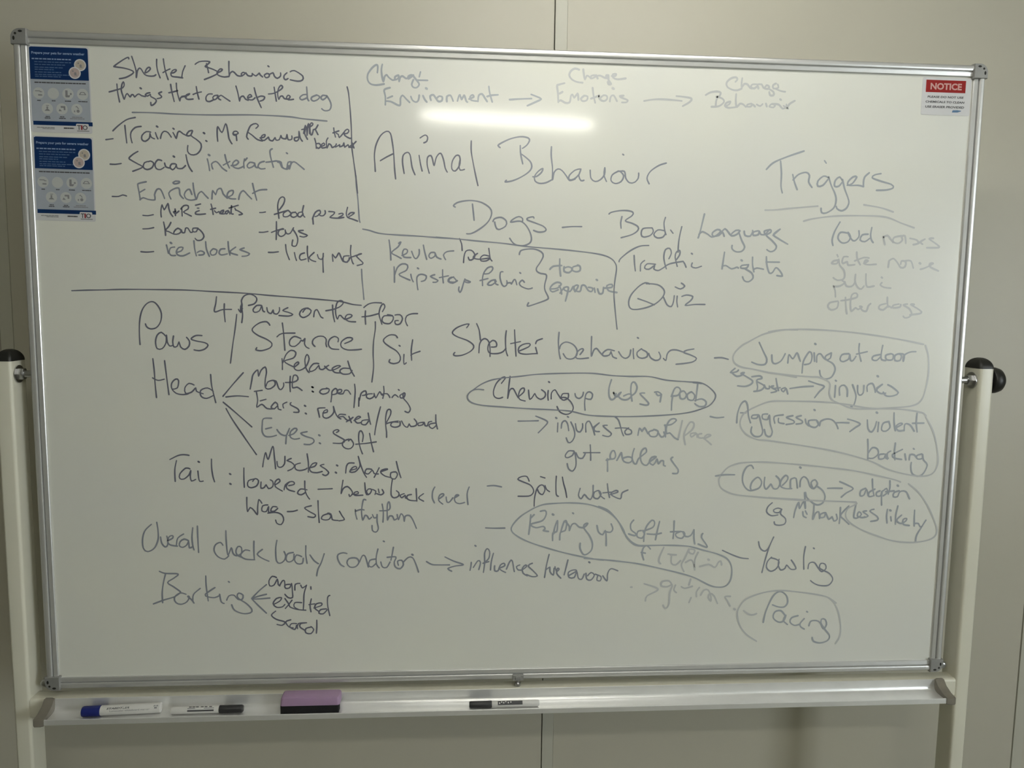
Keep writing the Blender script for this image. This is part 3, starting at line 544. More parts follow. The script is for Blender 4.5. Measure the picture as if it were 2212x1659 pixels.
w noise f:7327,16550 -9,-123;7327,16550 82,50 92,-80 75,-97 85,18 10,98 -87,15 -13,-66;7653,16555 120,2 61,-138;7956,16519;7982,16397 110,35 149,84 -69,-1 5,-66 179,-79
w public f:6225,16043 39,-82 16,-130;6234,16035 119,9 98,67 -54,40;6450,16128 39,-82 102,-6 64,74 7,164 0,-147 67,-114 70,-23 48,58;6874,16289 10,-155 32,-98 136,19;7195,16229;7210,16123 -31,-42 80,-48 139,-14
w other f:6336,15750 -168,-36 -29,-82 71,-57 117,43 19,115;6485,15825 18,-155 28,-165;6395,15759 178,27 151,51 -22,73 -84,-25 -26,-132 6,-99 24,-98 81,67 53,-32 83,50 -53,16 57,-82 87,-15 28,99 48,50
w dogs f:7341,15837 9,-123 21,-66;7315,15713 -118,-34 -13,-66 88,-24 98,76 71,-33;7591,15709 -119,-27 4,-49 136,18 14,50;7764,15711 -85,-18 126,-72 59,-99 -47,-67 -86,-18 -37,33;7903,15705 -70,-1 199,-114 22,-57 -223,-36
w Paws d:-7030,14766 -4,174 13,264 52,201 95,125 106,32 88,-76 56,-138 -21,-155 -79,-110 -107,-24 -66,38 -21,54;-6563,14929 -73,69 -78,-55 -34,-125 26,-125 91,1 72,110 12,141 11,-125 43,-77 61,16;-6419,14931 -18,-110 19,-93 62,16 33,78 27,-93 75,-47 78,64 10,94 -51,70;-5901,14944 -114,-1 -86,-64 98,-38 152,-30 56,-46 -60,-71 -108,-33 -91,15
w 4 d:-5617,15671 -16,-124 -27,-156 146,41 165,6;-5478,15541 -6,-148 13,-187
w Paws d:-5168,15194 19,157 -19,186;-5224,15443 45,-62 26,141 -13,77 55,94 108,33 99,-45 21,-62 -47,-71 -108,-32;-5176,15506 -10,-109 39,63;-4800,15519 -85,-1 -71,-79 30,-51 85,29 48,94 14,-86 33,-23;-4701,15481 14,-78 60,-33 40,66 7,-55 61,-20 47,60 2,63;-4316,15483 -94,-53 92,-30 92,-41 -78,-32 -177,8
l rule d:-5256,15349 -38,-281 -53,-315 -47,-323
w Stance d:-4654,15153 -53,62 -123,-17 -117,-80 -32,-70 98,-86 168,-77 91,-77 -33,-80 -155,-56 -108,14 16,40;-4422,15195 20,-196 18,-316;-4527,14934 94,64 240,11;-4086,14907 -116,39 -87,-72 -1,-95 85,-23 94,72 32,48 31,-16 39,48 -9,-95 30,-63 54,-28;-3824,14760 -46,55 17,79 86,56 101,1 54,-55 -8,-79 14,-60;-3394,14851 9,64 -70,38 -94,-56 -25,-95 54,-79 141,-15;-3269,14821 126,56 16,48 -94,7 -110,-80 -1,-95 109,-55 157,1 110,13
w Head d:-6808,14505 18,-235 7,-236 17,-261;-6596,14468 24,-275 34,-364;-6825,14144 97,-47 115,24;-6474,13933 93,24 27,142 -53,24 -71,-72 -3,-110 81,-87 122,-23 92,16;-6073,14014 -91,31 -80,-87 13,-103 108,24 79,80 13,-64 122,-47;-5723,13897 -106,63 -125,-48 5,-111 99,-40 125,57;-5764,14214 13,-206 41,-206 27,-120
l branch d:-5162,14253 -187,-211 -199,-239;-5495,13790 217,22 201,-15;-5547,13691 200,-175 320,-296;-5497,13571 115,-215 255,-402 174,-268
w Relaxed d:-4437,14318 2,112 -6,95;-4427,14446 65,159 94,79 85,-38 -41,-104 -172,-65 108,-78 77,-31;-4212,14368 79,64 -15,32 -63,-49 -1,-79 62,-35 78,20 79,64 57,144 -38,79 -41,-96 21,-174 54,-72;-3758,14435 -94,-1 -79,-96 15,-56 94,41 64,80 14,-64 63,-15 79,64 31,16;-3649,14388 46,-48 47,-31 94,17 111,64 -63,8 -95,-57 47,-71 109,-8;-3163,14344 -142,7 -63,-57 62,-55 126,9 48,64;-3212,14490 33,-114 31,-80 55,-96
w Mouth d:-5042,13941 34,167 26,111 87,88 13,-119 49,112 78,64 22,-95 -27,-160 5,-143 85,-15 95,80 -29,79 -110,-32 -32,-80;-4636,14110 78,-15 44,-128 46,-31 48,64 1,64;-4292,14192 -10,-159 5,-136;-4387,14072 156,9 79,48 -15,72 -62,7 -26,-127 6,-112 79,16 93,-63;-3889,13990;-3882,13907;-3889,13990;-3887,13907
w Ears d:-4818,13921 -148,-23;-4927,13885 20,-159 -19,-128 95,56 92,-80 124,-7;-4861,13718 110,32;-4535,13647 -46,48 -80,-96 62,-32 63,64 7,-64 54,-19;-4427,13583 -14,73 78,40;-4285,13688 -16,-40 140,-80 14,-64 -94,0;-4035,13633;-4021,13485
w on d:-3885,15437 -61,46 -109,-33 -48,-87 61,-62 110,49 47,87 -92,38 -63,-72;-3840,15320 17,102 47,32 38,-70 30,-63 39,-23
w the d:-3487,15544 6,-157 29,-157;-3613,15435 148,31 125,56 55,72 -46,38 -70,-40 -33,-142 14,-125 23,-44 24,60 39,8 70,-70 125,49 0,39 -78,0 -39,-72 70,-54 125,-7
w Floor d:-2906,15504 82,64 109,30 141,-3;-2875,15442 -6,-111 7,-142;-2943,15330 149,18 165,46;-2559,15430 48,95 -31,55 -48,-56 -32,-126 23,-111 31,-94;-2370,15353 -158,-2 -39,-79 39,-55 110,-7 63,80 -15,71 -95,15;-2323,15370 95,9 47,-71 -48,-104 -79,-8 -15,63 63,8;-2087,15170 -39,91 24,95 94,41 111,6
w Sit d:-2277,14942 -39,47 -118,-1 -103,-81 15,-63 103,-79 126,-79 71,-111 -24,-96 -111,-33 -79,31 16,48;-2245,14794;-2154,14624 -5,-112 8,-77 40,29;-1989,14905 -27,-200 8,-192;-2024,14609 48,32 127,46
l rule d:-2693,15239 -1,-143 -33,-238 -9,-239 7,-240 -34,-289
w open d:-3592,13957 -110,-9 -47,-56 62,-40 95,32 24,65 -55,23;-3539,13703 17,125 8,81 64,56 31,-40 -16,-64 -79,-16;-3435,13869 94,25 1,48 -63,-8 -1,-65 95,-7 32,64 63,1 47,-73
l slash d:-3090,14048 10,-153 -26,-298
w panting d:-3014,13624 4,159;-3002,13734 40,146 80,40 7,-72 -71,-17;-2756,13865 -95,-9 -16,-57 63,-32 80,49 0,57 31,-89 32,49 48,73 32,-57 39,-16;-2541,14011 7,-113 -24,-121;-2581,13857 111,9 47,-72;-2263,13948;-2383,13794 56,57 63,-49;-2168,13876 -64,-41 16,-49 64,17 16,73 -32,0 0,-89 80,-97 56,-114 -40,-73 -64,24
w relaxed d:-3756,13409 -22,112 -7,57 79,11 55,1;-3692,13489 79,17 1,48 -64,-32 -16,-97 62,-36 79,36 64,81 -6,113 38,-129 46,-80 55,-33;-3266,13459 -110,7 -33,-56 95,16 47,-48 64,-33 79,65;-3251,13321 127,89;-3203,13426 47,-121;-3108,13346 127,65 -47,16 -64,-65 47,-65 79,16;-2838,13363 -112,-17 -16,-65 79,-16 56,73;-2838,13492 23,-129 24,-90
l slash d:-2602,13615 -53,-203 -49,-244 -12,-98
w forward d:-2488,13315 80,162 -8,82 -55,-9 -33,-138 0,-163 15,-130 0,-98;-2504,13282 96,33 143,25;-2265,13315 -111,0 -33,-65 80,-33 96,33 0,82;-2201,13340 48,-90 64,-32 32,65 32,-49 97,17 16,65 -48,65;-1784,13316 -96,-16 0,-49 80,16 32,49 16,-65 49,0 16,66 64,16;-1559,13301 -96,-17 -16,-49 64,-41 65,58;-1546,13464 3,-147 30,-131
w Shelter d:-965,15145 47,72 -103,-17 -144,-66 -71,-88 88,-71 209,-78 113,-95 -48,-97 -159,-82 -145,-17 -32,32 24,32;-774,15227 49,-120 26,-192;-726,14666 12,169 47,81 64,24 65,-55 25,-129 2,-158;-489,14781 97,9 -1,80 -65,40 -80,-73 -15,-113 49,-64 146,-2 96,36 56,65;-203,15097 -14,-145 11,-225 34,-113;-45,15115 14,-225 21,-282;-119,14849 193,42;61,14713 177,83 15,56 -113,-9 -96,-65 1,-97 114,-32 162,10 81,6;368,14781 34,-121;367,14853 23,57 105,41
w behaviours m:817,15076 -9,-194 17,-194 27,-122;832,14761 23,73 96,57 132,-39 83,-96 3,-114 -80,-74 -115,7 -67,89;1234,14651 64,90 -34,24 -80,-58 -30,-114 82,-24 164,18;1452,15002 -1,-162 5,-220 39,106 56,49 76,-80 84,-73 98,26 31,65;1906,14730 -133,23 -96,-74 17,-49 115,18 31,65 36,-97 75,-32;1990,14714 69,-97 75,-32 73,50 21,114;2277,14774 3,-106 14,-90;2353,14991;2442,14776 -88,-75 19,-81 83,-32 99,33 -3,82 -101,56;2586,14687 36,-82 101,-56 83,25 14,66 -36,73;2880,14591 51,-40 21,123 64,74 116,9 135,-39;3481,14780 -149,-29 -48,-41 135,-49 120,-64 -64,-67 -166,-34 -175,-18
l dash m:3899,14608 143,6 136,-32
l loop m:-836,13945 161,115 193,82 226,42 324,35 325,40 489,23 574,7 414,-42 351,-14 395,-2 336,-67 419,-30 287,-24 189,-106 108,-149 -95,-168 -165,-84 -300,-84 -503,-52 -647,-27 -520,7 -331,24 -332,73 -330,24 -491,22 -490,31 -406,32 -211,56 -73,89 23,82 80,65 97,20 113,-11
w Chewing d:-287,14078 80,115 -65,-1 -112,-114 -55,-163 25,-98 82,-32 73,24;-119,14218 -21,-188 -22,-245 39,164 64,33 50,-81 51,-98;57,13827 97,91 -1,73 -65,-25 -39,-114 26,-82 106,-32;243,13951 27,-180 65,66 31,49 34,-65 83,-49 81,50 6,82 -74,56;632,14117;627,13945 -7,-90 10,-99;687,13781 6,123 65,58 50,-74 68,-98;1022,13890 -115,-9 -23,-91 58,-32 81,49 -1,83;892,13807 82,0 100,-82 52,-115 -47,-99 -98,-33 -116,49 -60,107
w up m:1153,13890 18,-65 67,-33 64,50 15,74;1358,13562 -11,148 20,165 65,50 67,-49 -30,-99 -100,16
w beds l:1864,14165 -45,-173 12,-164 52,-58 65,42 14,82;1912,13911 52,-83 97,92;1913,13911 69,-83 80,92 -65,-58 86,-83 116,1 81,83 -67,24 -99,-41;2283,13747 -30,182 11,165 58,25 52,-90 -29,-116 -81,-67;2528,13906 -91,-9 95,-99 86,-99 -49,-33 -126,24
w and l:2728,13923 66,9 69,-50 -66,-25 -35,41;2863,13882 -20,-149
w pools l:3075,13568 2,166 13,116;3065,13842 61,158 66,25 53,-58 -47,-100 -117,-17;3296,13951 -66,-34 21,-116 84,1 30,83 -53,66;3464,13935 -82,-50 21,-100 101,-16 30,100 -70,66;3491,14118 168,-16;3584,14102 -17,-216 -12,-133;3538,13761 134,34 95,-58 -22,-83 -118,-9 -86,58
l arrow m:49,13343 213,4 180,5;391,13443 199,-82 34,-49 -65,-83 -113,-116
w injuries m:828,13312 -5,-182;785,13414;896,13205 14,107 57,42 51,-58 27,-141;1015,13437;1083,13329 69,-149 12,-133 -56,-108 -66,-17 -43,92;1175,13296 27,-132 67,-33 48,83 -2,83;1385,13131 -4,166 65,50 70,-133 45,-141;1516,13214 130,100 -97,-100 18,-66 83,-8;1805,13265 -83,-9 77,-75 94,-83 -57,-58 -117,25
w to m:1960,13428 68,-63 74,-233 35,-75;1966,13207 133,8 117,-8;2233,13216 -74,-67 27,-67 100,17 -2,67 -68,33
w mouth l:2421,13066 29,142 52,-59 48,67 71,-117;2720,13166 -83,-33 36,-84 118,0 30,101 -85,33;2821,13133 71,-100 66,33 -19,67;2976,13033 -7,217 -18,17 134,17 98,84 -52,33 -83,-33 -62,-134 13,-134 58,17 105,-101 69,-33
l slash f:3301,13360 -28,-159 -35,-185
w face f:3378,12882 -31,168 44,168 80,117 68,-33 -29,-118 -163,-134;3581,13117 -101,-17 19,-67 99,68 20,-68;3700,13101 -67,-17 19,-67 85,0;3755,13000 133,67 -69,17 -65,-67 71,-68 79,-67
l loop f:5553,15179 -221,-2 -252,-39 -250,-69 -280,-150 -115,-67 -129,-133 -37,-116 47,-99 139,-73 238,-40 309,-64 378,-56 193,-32
w Jumping l:4786,14921 94,-181 75,-148 -29,-100 -135,-9 -138,49;5052,14676 16,-133 61,-41 116,59 78,142;5384,14520 17,166 81,-82 79,117 57,-116 20,-49;5685,14323 7,183 29,100 94,142 56,-74 -26,-150 -118,-34;5917,14907;5911,14724 18,-166;5972,14542 1,133 67,34 73,-83 54,-33;6262,14727 -117,-67 22,-75 83,42 12,100;6185,14577 124,-66 50,-117 -69,-151 -135,-34 -90,66 -23,100
w eg l:4321,14405 -90,-84 126,18 33,33;4257,14322 104,-74 101,25 48,50 -67,-17 122,-65 123,-83 -31,-66 -117,-43 -153,11
w Busta l:4667,14241 168,18 37,-50 -100,-33 23,-134 -13,-83;4790,14142 140,-82 -64,-84 -143,-26;4929,14077 38,-67 68,0 -3,50;5118,14061 -51,-17 124,-83 -118,-34;5161,14211 33,-150 31,-91;5120,14011 136,17;5358,14029 -83,-34 54,-50 47,67 40,-108
l dash l:3863,13445 128,-25 144,14
w Aggression l:4404,13321 8,184 60,185 82,67 54,-83 27,-201 50,-152;4471,13522 111,-3;4839,13482 -119,-9 -14,-59 102,0 40,59 50,-151 44,-186 -48,-84 -119,0 -73,84 12,101;5026,13499 -102,-9 4,-84 104,-16 30,84 25,-169 52,-168 -38,-93 -87,25 -41,118;5182,13314 -16,134 178,35;5254,13415 4,-84 113,-25;5543,13466 -127,-34 149,-67 3,-50 -153,-26;5715,13467 -102,-34 125,-67 2,-51 -119,-17;5975,13589;5805,13400 22,-85 54,-51;6013,13383 -138,-17 23,-101 123,-34 65,85 -56,67 76,-118 12,85 118,51 123,-17 91,-84 41,-94
l loop f:4962,15128 336,50 510,8 685,-33 693,-76 525,-78 441,-84
l loop f:8197,14895 78,-234 25,-337 -45,-339 -73,-204 -168,-102 -383,-44 -522,-28 -349,16 -248,83 -178,84 -68,134 7,168 -65,84 -176,66 -172,7 -515,38 -343,44
w at l:6623,14714 -136,-18 -37,-100 63,-42 117,60 12,83 24,-116 52,0 55,84;6826,14915 1,-150 56,-199;6779,14707 221,52
w door l:7263,14703 -136,-35 -13,-67 87,-16 90,84;7311,14887 -22,-184 15,-100 88,-17;7487,14721 -102,-34 23,-84 122,1 10,101 -70,16;7661,14723 -85,-34 7,-101 104,1 28,101 -72,33 123,-16 -8,-134 9,117 117,68 122,10
l arrow l:5454,14012 246,35 231,13;5831,14165 175,-57 149,-50 -89,-101 -96,-127
w injuries l:6380,14180;6386,14076 -3,-235;6484,13883 -9,160 83,43 74,-76 10,-151;6739,14095 51,-117 34,-118 -33,-169 -67,-43;6844,14079 9,-135 47,-59 67,43 7,152;7051,13962 -7,118 101,43 59,-109 14,-68;7238,14031 117,76 -115,-110 92,-76 104,9;7468,14099 100,-50 130,-109 -84,-60 -156,-9 -75,76;7239,14275
l arrow l:6431,13325 139,6 139,-5;6678,13402 151,-42 117,-59 -92,-68 -116,-86
w violent l:7089,13386 29,-187 74,-60 64,94 27,120;7270,13540;7328,13336 -5,-188;7545,13353 -120,-34 -26,-137 89,-25 83,77 -25,102;7638,13533 14,-196 38,-171;7677,13217 152,86 -53,17 -83,-69 58,-85 123,9;7874,13166 8,137 107,-17 97,-128;8121,13526 -4,-188 32,-197;8039,13320 238,4
l loop f:4714,13615 318,127 341,18 688,-13 521,-40 526,-83 701,-23 444,-75 59,-85;8147,13543 125,-25
l loop f:4714,13615 -182,-118 -59,-202 111,-185 228,-118 259,-29 694,-101 701,-120 712,-189 453,-196 539,-117 318,20 130,165 -3,277 -121,431 -182,308
w Eyes m:-4656,13386 -149,-8 -26,-113 -3,-145 54,-81 109,-8 102,28;-4770,13181 110,28;-4559,13169 61,-81 110,-32 65,138 -58,-138 -18,-162;-4341,13056 94,32 65,82 -47,24 -80,-73 -1,-97 77,-41 95,16;-3994,13129 -119,-32 86,-57 141,-48 15,-65 -80,-49 -102,8;-3774,13065;-3764,12910
w Muscles d:-4840,12447 19,122 42,154 44,-130 92,252 27,-211 19,-228;-4570,12552 14,-97 62,-17 64,65 11,147;-4302,12609 -79,-40 78,-33 62,-66 -48,-65 -80,-36;-4130,12519 -95,-32 -1,-82 78,-33 111,24 32,25;-4001,12699 22,-180 -3,-180;-3957,12429 95,24 41,66 -71,-8 -65,-90 31,-74 110,-17 96,25;-3685,12494 -72,-25 87,-57 75,-83 -61,-57 -56,25;-3444,12477;-3468,12337
w Tail d:-6563,12590 157,78 109,16 92,-13;-6440,12571 -37,-178 1,-227;-6038,12551;-6197,12409 -77,16 -112,-113 -3,-89 77,-9 96,81 33,81 -11,-113 20,-90 79,33;-6051,12368 11,-138 22,-65 62,8;-5792,12599 -1,-175 19,-162 28,-106;-5461,12313;-5461,12122
w lowered d:-5193,12426 -4,-198 4,-180;-5001,12211 -111,-33 -18,-98 62,-41 111,41 33,98 -62,41 -48,-57;-4877,12153 -3,-123 64,16 32,49 46,-74 80,41 2,99 -47,32;-4610,12095 88,65 -23,49 -64,-49 -2,-98 133,-91;-4446,11996 25,98 80,57;-4358,12078 103,24 -7,49 -79,0 -65,-90 47,-66 110,-33;-4011,11994 -126,17 -57,-82 71,-33 80,49;-4053,12167 3,-173 38,-115 46,-67
w Wag d:-5151,11851 -3,-148 13,-132 49,82 77,-66 54,-75 11,157 26,140 54,-75;-4760,11701 -95,-16 -18,-99 79,-17 49,99 -2,-116 79,16;-4587,11659 -79,8 -41,-82 71,-8 64,57;-4763,11536 158,16 110,-51 30,-99 -49,-91 -79,25 -23,67
l dash d:-4391,11567 104,3 87,25
w Slow d:-3936,11680 -128,-41 95,-75 110,-67 -32,-49 -112,17;-3807,11779 5,-216 13,-216;-3617,11520 -97,-32 -33,-67 80,-25 80,24 25,92 -63,17 71,-42 15,-84 112,-17;-3401,11569 55,-100 40,-67 -105,-25
w soft d:-3440,13114 47,32 -31,24 -64,-24 -8,-49 102,-65 111,-73 -65,-54 -158,2;-3204,12984 -95,-33 -33,-82 63,-65 95,0 57,82 -55,98 -40,-33;-3078,12886 192,16 199,30;-2950,12935 17,130 -39,82 -40,-33 -9,-130 23,-147 47,-139;-2813,13098 31,-179 42,-180
w relaxed d:-3274,12320 18,140 48,58 96,-1;-3169,12378 104,33 -16,41 -64,-25 -49,-82 96,0 81,82 16,66 -31,156 47,-173 63,-165 47,-74;-2778,12394 -96,8 -32,-74 64,-25 80,74 32,-66 80,-8;-2633,12426 -49,-99 -48,-90;-2601,12344 128,49 -32,8 -80,-24 -17,-50 80,-66 97,-25;-2312,12343 -97,-16 0,-99 80,-25 49,90 -32,50;-2304,12549 40,-173 48,-149
l dash d:-3803,12004 128,5 143,7
w below d:-3326,12181 -22,-132 -17,-132 41,99 80,41 79,-75 16,-66 -49,-58 -16,42;-3150,11899 113,16 -16,42 -64,-25 15,-50 153,3;-2911,12130 11,-132 23,-100 64,16 33,83 -64,9 -33,-58 32,-50;-2764,11997 64,-33 -16,-67;-2651,12005 15,-75;-2684,11914 80,-25 57,41 -32,66
w back d:-2380,12194 -22,-149 0,-166 56,-50 81,33 8,67 -48,41;-2152,11912 -81,-33 33,-50 64,49 8,-50 41,-17;-2014,11894 -73,-16 -16,-58 64,-42 114,-9;-1922,12010 5,-116 8,-133;-1779,11910 -97,-83 97,-67
w level m:-1560,12042 -41,-83 -8,-133 41,-101;-1470,11809 81,66 -16,33 -65,-33 -16,-100 81,-76;-1340,11841 17,-100 49,0 65,83;-1177,11824 82,50 -49,8 -33,-58 17,-84 82,-34 98,25;-892,12040 -40,-134 18,-217
w rhythm m:-3096,11600 7,-100 24,-91;-3096,11567 105,33 64,-9;-2894,11790 -40,9 -24,-83 -18,-166 23,-159 41,92 48,-17 32,-59 49,41;-2767,11498 32,-67 49,17 8,50 -1,-134 24,-151 -49,-66 -65,34 -7,100;-2580,11706 23,-159 -9,-200;-2629,11573 153,7 49,50 -16,117 -32,-34 -9,-166 7,-159 33,75 65,0 32,-76 49,25;-2290,11495 24,-100 49,117 48,-51 16,-100 17,100 81,16 65,-84 73,-177
w gut m:1156,12752 -107,0 -64,-100 50,-33 98,50 32,66 37,-150 -5,-151 -65,-84 -76,51 -27,100;1199,12719 52,-101 83,-8 48,92;1477,12877 12,-158 4,-151;1348,12719 166,0 159,0
w Spill d:283,12151 -43,93 -107,0 -74,-50 92,-51 166,-76 60,-118 -57,-84 -99,-16 -152,1;390,11646 6,169 38,168 65,84 66,-1 35,-84 -48,-101 -67,34 -34,68;598,12066 35,-84 59,-42;504,12243 92,-29;819,12250 -5,-168 12,-202 42,-34;940,12233 23,-117 44,-152 28,-144
w water m:1298,12005 -30,-144 52,-68 65,85 51,-51 68,-51 48,101 4,186;1667,11961 -83,-33 -14,-102 85,-34 64,101 -52,68 53,-119 69,-51;1839,12096 21,-153 29,-127;1752,11910 168,16;1904,11875 150,51 -35,34 -99,-51 18,-51 170,-68 31,118 116,59
l dash m:-539,12057 131,9 148,-27
l dash m:-564,11216 182,-8 198,2
l loop l:391,11612 -263,-167 -163,-186 -7,-118 143,-121 235,-112 336,-115 337,-97 338,-81 339,-64 119,-10
l loop l:391,11612 181,67 249,24 333,7 336,-36 339,-121 207,-172 141,-206 90,-190 157,-139 171,-27
w Ripping l:326,11477 -13,-203 -22,-196;393,11477 -65,-68;516,11544 91,16 27,-68 -73,-135 -231,-75 100,-69 150,25 34,-51 -33,-34 101,-18;759,11483;1159,11506;769,10947 5,153 75,34 12,221 -47,-119 -31,-153;911,10962 14,154 91,33 30,171 -51,17 -62,-204;1029,11320 69,-86 2,-85 47,119 67,25 85,-77 101,-1 66,76 -51,-8 -32,-68 122,-172 63,-155 -22,-154 -132,-85 -87,121 -3,120
w up l:1652,11247 37,-137 85,-52 49,85 20,-137 5,-172;1806,11126 119,-18 49,68 -37,103
w barking l:7123,12990 21,-197 6,-214;7150,12707 80,112 107,-26 25,-103 -100,-86 -88,0;7485,12690 -105,-17 6,-86 105,17 29,86 6,-86 53,0;7562,12587 -8,120 67,43;7707,12914 -6,-172 21,-173;7866,12785 -204,-112 58,-69 142,-26;8094,12802;7925,12690 26,-121;8022,12569 11,104 88,0 58,-70;8279,12690 -104,-35 23,-69 105,17 -6,78 26,-112 88,-104 -67,-174 -103,-60 -127,44 -44,121 0,121
l loop f:5129,11801 522,-37 526,-37 774,-39 -151,-121 -44,-139 79,-140 258,-160 364,-143 363,-109 450,-31 353,77 96,159 -70,212 -166,317 -198,264 -246,201
l arrow l:6345,11986 149,2 158,-4;6591,12123 162,-70 128,-78 -136,-86 -100,-86
w adoption l:7144,11983 -102,-52 -2,-104 78,17 45,121 44,-139;7339,11965 -119,-69 6,-87 87,17;7273,12173 21,-191 37,-156;7447,11929 -68,-34 5,-70 88,0 12,87;7500,11929 -8,-139 11,-157;7518,11929 67,52 24,-87 -84,-69;7646,12137 9,-139 -26,-139;7572,11911 176,17;7811,12041;7855,11928 -104,-35 -12,-87 89,0 46,104 124,0 90,-149
w Mihawk l:5672,11383 26,156 62,155 24,-121 79,138 43,-139 -36,329;5857,11503 14,-87 63,-35;5909,11520 39,-70;6084,11675 0,-156 -8,-174 46,122 68,34 25,-139;6314,11483 -86,-34 4,-70 87,17 12,87 78,-140 68,52 40,-88 68,35 -23,105;6641,11585 1,-156 -7,-175;6815,11619 -164,-190 75,-88 113,-106
w less l:6969,11688 -25,-157 -8,-157 88,0 66,69 -56,53 -30,-87 109,-36 52,17;7192,11513 -70,-17 112,-89 -86,-34;7349,11547 -86,-35 167,-123 5,-70 -140,-26
w likely l:7633,11545 -9,-140 19,-149;7714,11387 15,-88;7687,11527;7850,11614 -31,-193 4,-193;7943,11421 -99,-105 94,-71 103,52 14,53 -70,-18 7,-105 127,-27;8212,11524 3,-158 12,-176;8241,11243 72,-1 41,-70 52,17;8469,11312 -79,-141 -95,-175 -17,-142
w problems l:1835,12345 -3,125 -8,129;1806,12571 73,19 83,9 26,65 -30,92 -46,-9 -35,-83 11,-65;2014,12562 48,92 39,65 17,-92 39,-84 93,-28 64,37 -2,65 -84,19 -91,-28;2357,12802 -29,-102 -6,-111 39,-83 47,-9 34,92 81,74 81,74 -21,74 -64,-37 -34,-92 14,-130 57,-74 66,-10 53,65 126,102 -83,-9 -52,-93 76,-65 62,84 18,37 31,-93 44,56 56,0 3,-84 38,-19;3136,12626 -36,-37 79,-112 78,-103 -16,-74 -93,0
l dash l:4019,12245 185,25 205,0
l loop f:4151,12296 123,128 202,76 256,25 322,0 455,-33 523,-46 410,-45 380,-46 400,-79 470,-105 177,-59
l loop f:4139,12283 -47,-102 18,-128 81,-90 210,-91 364,-46 521,-48 524,-35 672,-23 474,-22
w Cowering l:4789,12397 -41,64 -89,-25 -71,-128 -13,-154 51,-128 94,-78 116,13 101,51 33,115 -81,91 -112,-90 -34,-116 15,-38;5031,12217 -5,-167 43,-77 74,77 24,25 57,-90 78,0 47,90 -18,103 -68,64;5402,12049 87,90 22,77 -54,39 -86,-103 -7,-116 107,-52 130,-1;5575,11984 -9,167 37,39 78,0 37,-194;5747,12421;5768,12022 6,129 61,77 81,-52 61,-142 81,-52 73,90 -57,91 -76,-52 32,-103;6120,12033 124,-91 60,-130 -45,-130 -116,-38 -122,66 -97,91 -32,104
w eg m:5213,11694 -87,-84 -21,-103 95,-79 143,13;5415,11557 -80,26 -89,-38 29,-52 91,-1 49,65 -21,-91 110,-105 -8,-104 -116,-32 -93,21 -15,52
w Overall m:-6946,11333 -121,-122 -52,-164 9,-181 75,-67 127,65 75,164 7,181 -18,164;-6784,11085 19,-124 60,-74 48,40 4,116 -14,58;-6654,11010 95,49 2,49 -63,-16 -35,-99 45,-66 132,-26;-6353,11139 -112,-81 -28,-132;-6264,11006 -77,34 -80,-49 -18,-82 62,-34 79,49 34,66 12,-124 63,24;-6178,11262 -21,-190 11,-165 21,-83;-6091,11294 1,-223 7,-298
w check m:-5623,10910 -45,58 -96,-49 -27,-116 68,-117 125,-51 80,66;-5560,11199 2,-215 25,-266 67,140 29,-108 62,-51 96,49 3,117 -63,17 -42,-83 22,-83 94,-51;-5120,10797 -79,17 -64,-49 -33,-66 93,-68 174,-15;-5036,10988 -5,-192 5,-175;-4881,10820 -97,-91 93,-85 126,-60
w body m:-4600,11000 -27,-175 12,-234 63,-51 80,50 34,100 -30,84;-4293,10755 -113,-32 -26,-117 56,-42 80,41 18,117;-4135,10670 -95,35 -42,-101 55,-76 96,8 18,100;-4051,10887 -3,-184 21,-168;-3974,10702 79,-118 79,-60;-3701,10724 -58,-176 -66,-134 -26,-134
w Barking m:-6830,10407 108,-43 242,-16 -89,-85 -113,-82 108,-85 107,-85 15,-34 -113,-82 -207,-64 -191,-73;-6715,10356 -45,-174 -30,-200 1,-202;-6343,9942 -110,27 -113,-91 28,-101 94,-35 112,49 50,100 -31,8 77,-76 37,-60;-6221,9806 20,134 129,116;-5962,10305 2,-201 31,-302;-5795,10069 -185,-132 46,-51 126,-19 80,33;-5538,10186;-5711,9933 27,-152 55,-34;-5579,9813 41,84 96,16 78,-86 79,-1 18,84 -79,43 -33,-58 46,-68 126,-87 101,-120 -25,-67 -145,-15 -157,70 -53,111
l branch m:-4816,10115 -146,-125 -139,-150;-4820,9921 -161,-40 -120,-49 151,-2 193,14;-5094,9823 125,-137 141,-146
w angry d:-4622,10255 -79,27 -66,-92 14,-101 81,15 66,118 14,-102 31,-34;-4560,10103 49,84 40,-1 6,-101;-4368,10117 -96,-15 14,-68 81,16 33,84 14,-169 -2,-119 -81,1 -63,69;-4274,9998 10,118 89,16;-4160,10098 32,-60 81,58;-4047,10096 -51,-168 -11,-187 -10,-136;-3967,10061 2,-50
w excited d:-4680,9716 114,66 33,67 -96,-16 -67,-100 63,-77 113,6 49,50;-4469,9831 78,-120 15,-51 128,-53 177,-20;-4333,9795 -74,-100 -58,-68;-4149,9742 -129,2 -17,-85 80,-52;-3961,9817 -26,-136 15,-128;-4011,9699 114,15;-3915,9629 146,49 1,51 -97,-15 -34,-85 80,-70;-3672,9608 -114,-15 -33,-68 81,-18 82,84;-3604,9880 -41,-34 -2,-170 38,-205
w scared d:-4650,9579 -82,-83 95,-87 160,-54 -50,-67 -104,19;-4364,9396 -97,-41 62,-104 81,-18;-4252,9317 -97,2 -34,-68 96,-53 34,85;-4238,9215 18,102 162,14 -114,-15 -17,-68 96,-70;-3962,9244 -114,-32 -1,-86 97,-19 57,85 -55,61;-3862,9381 -1,-146 -10,-120
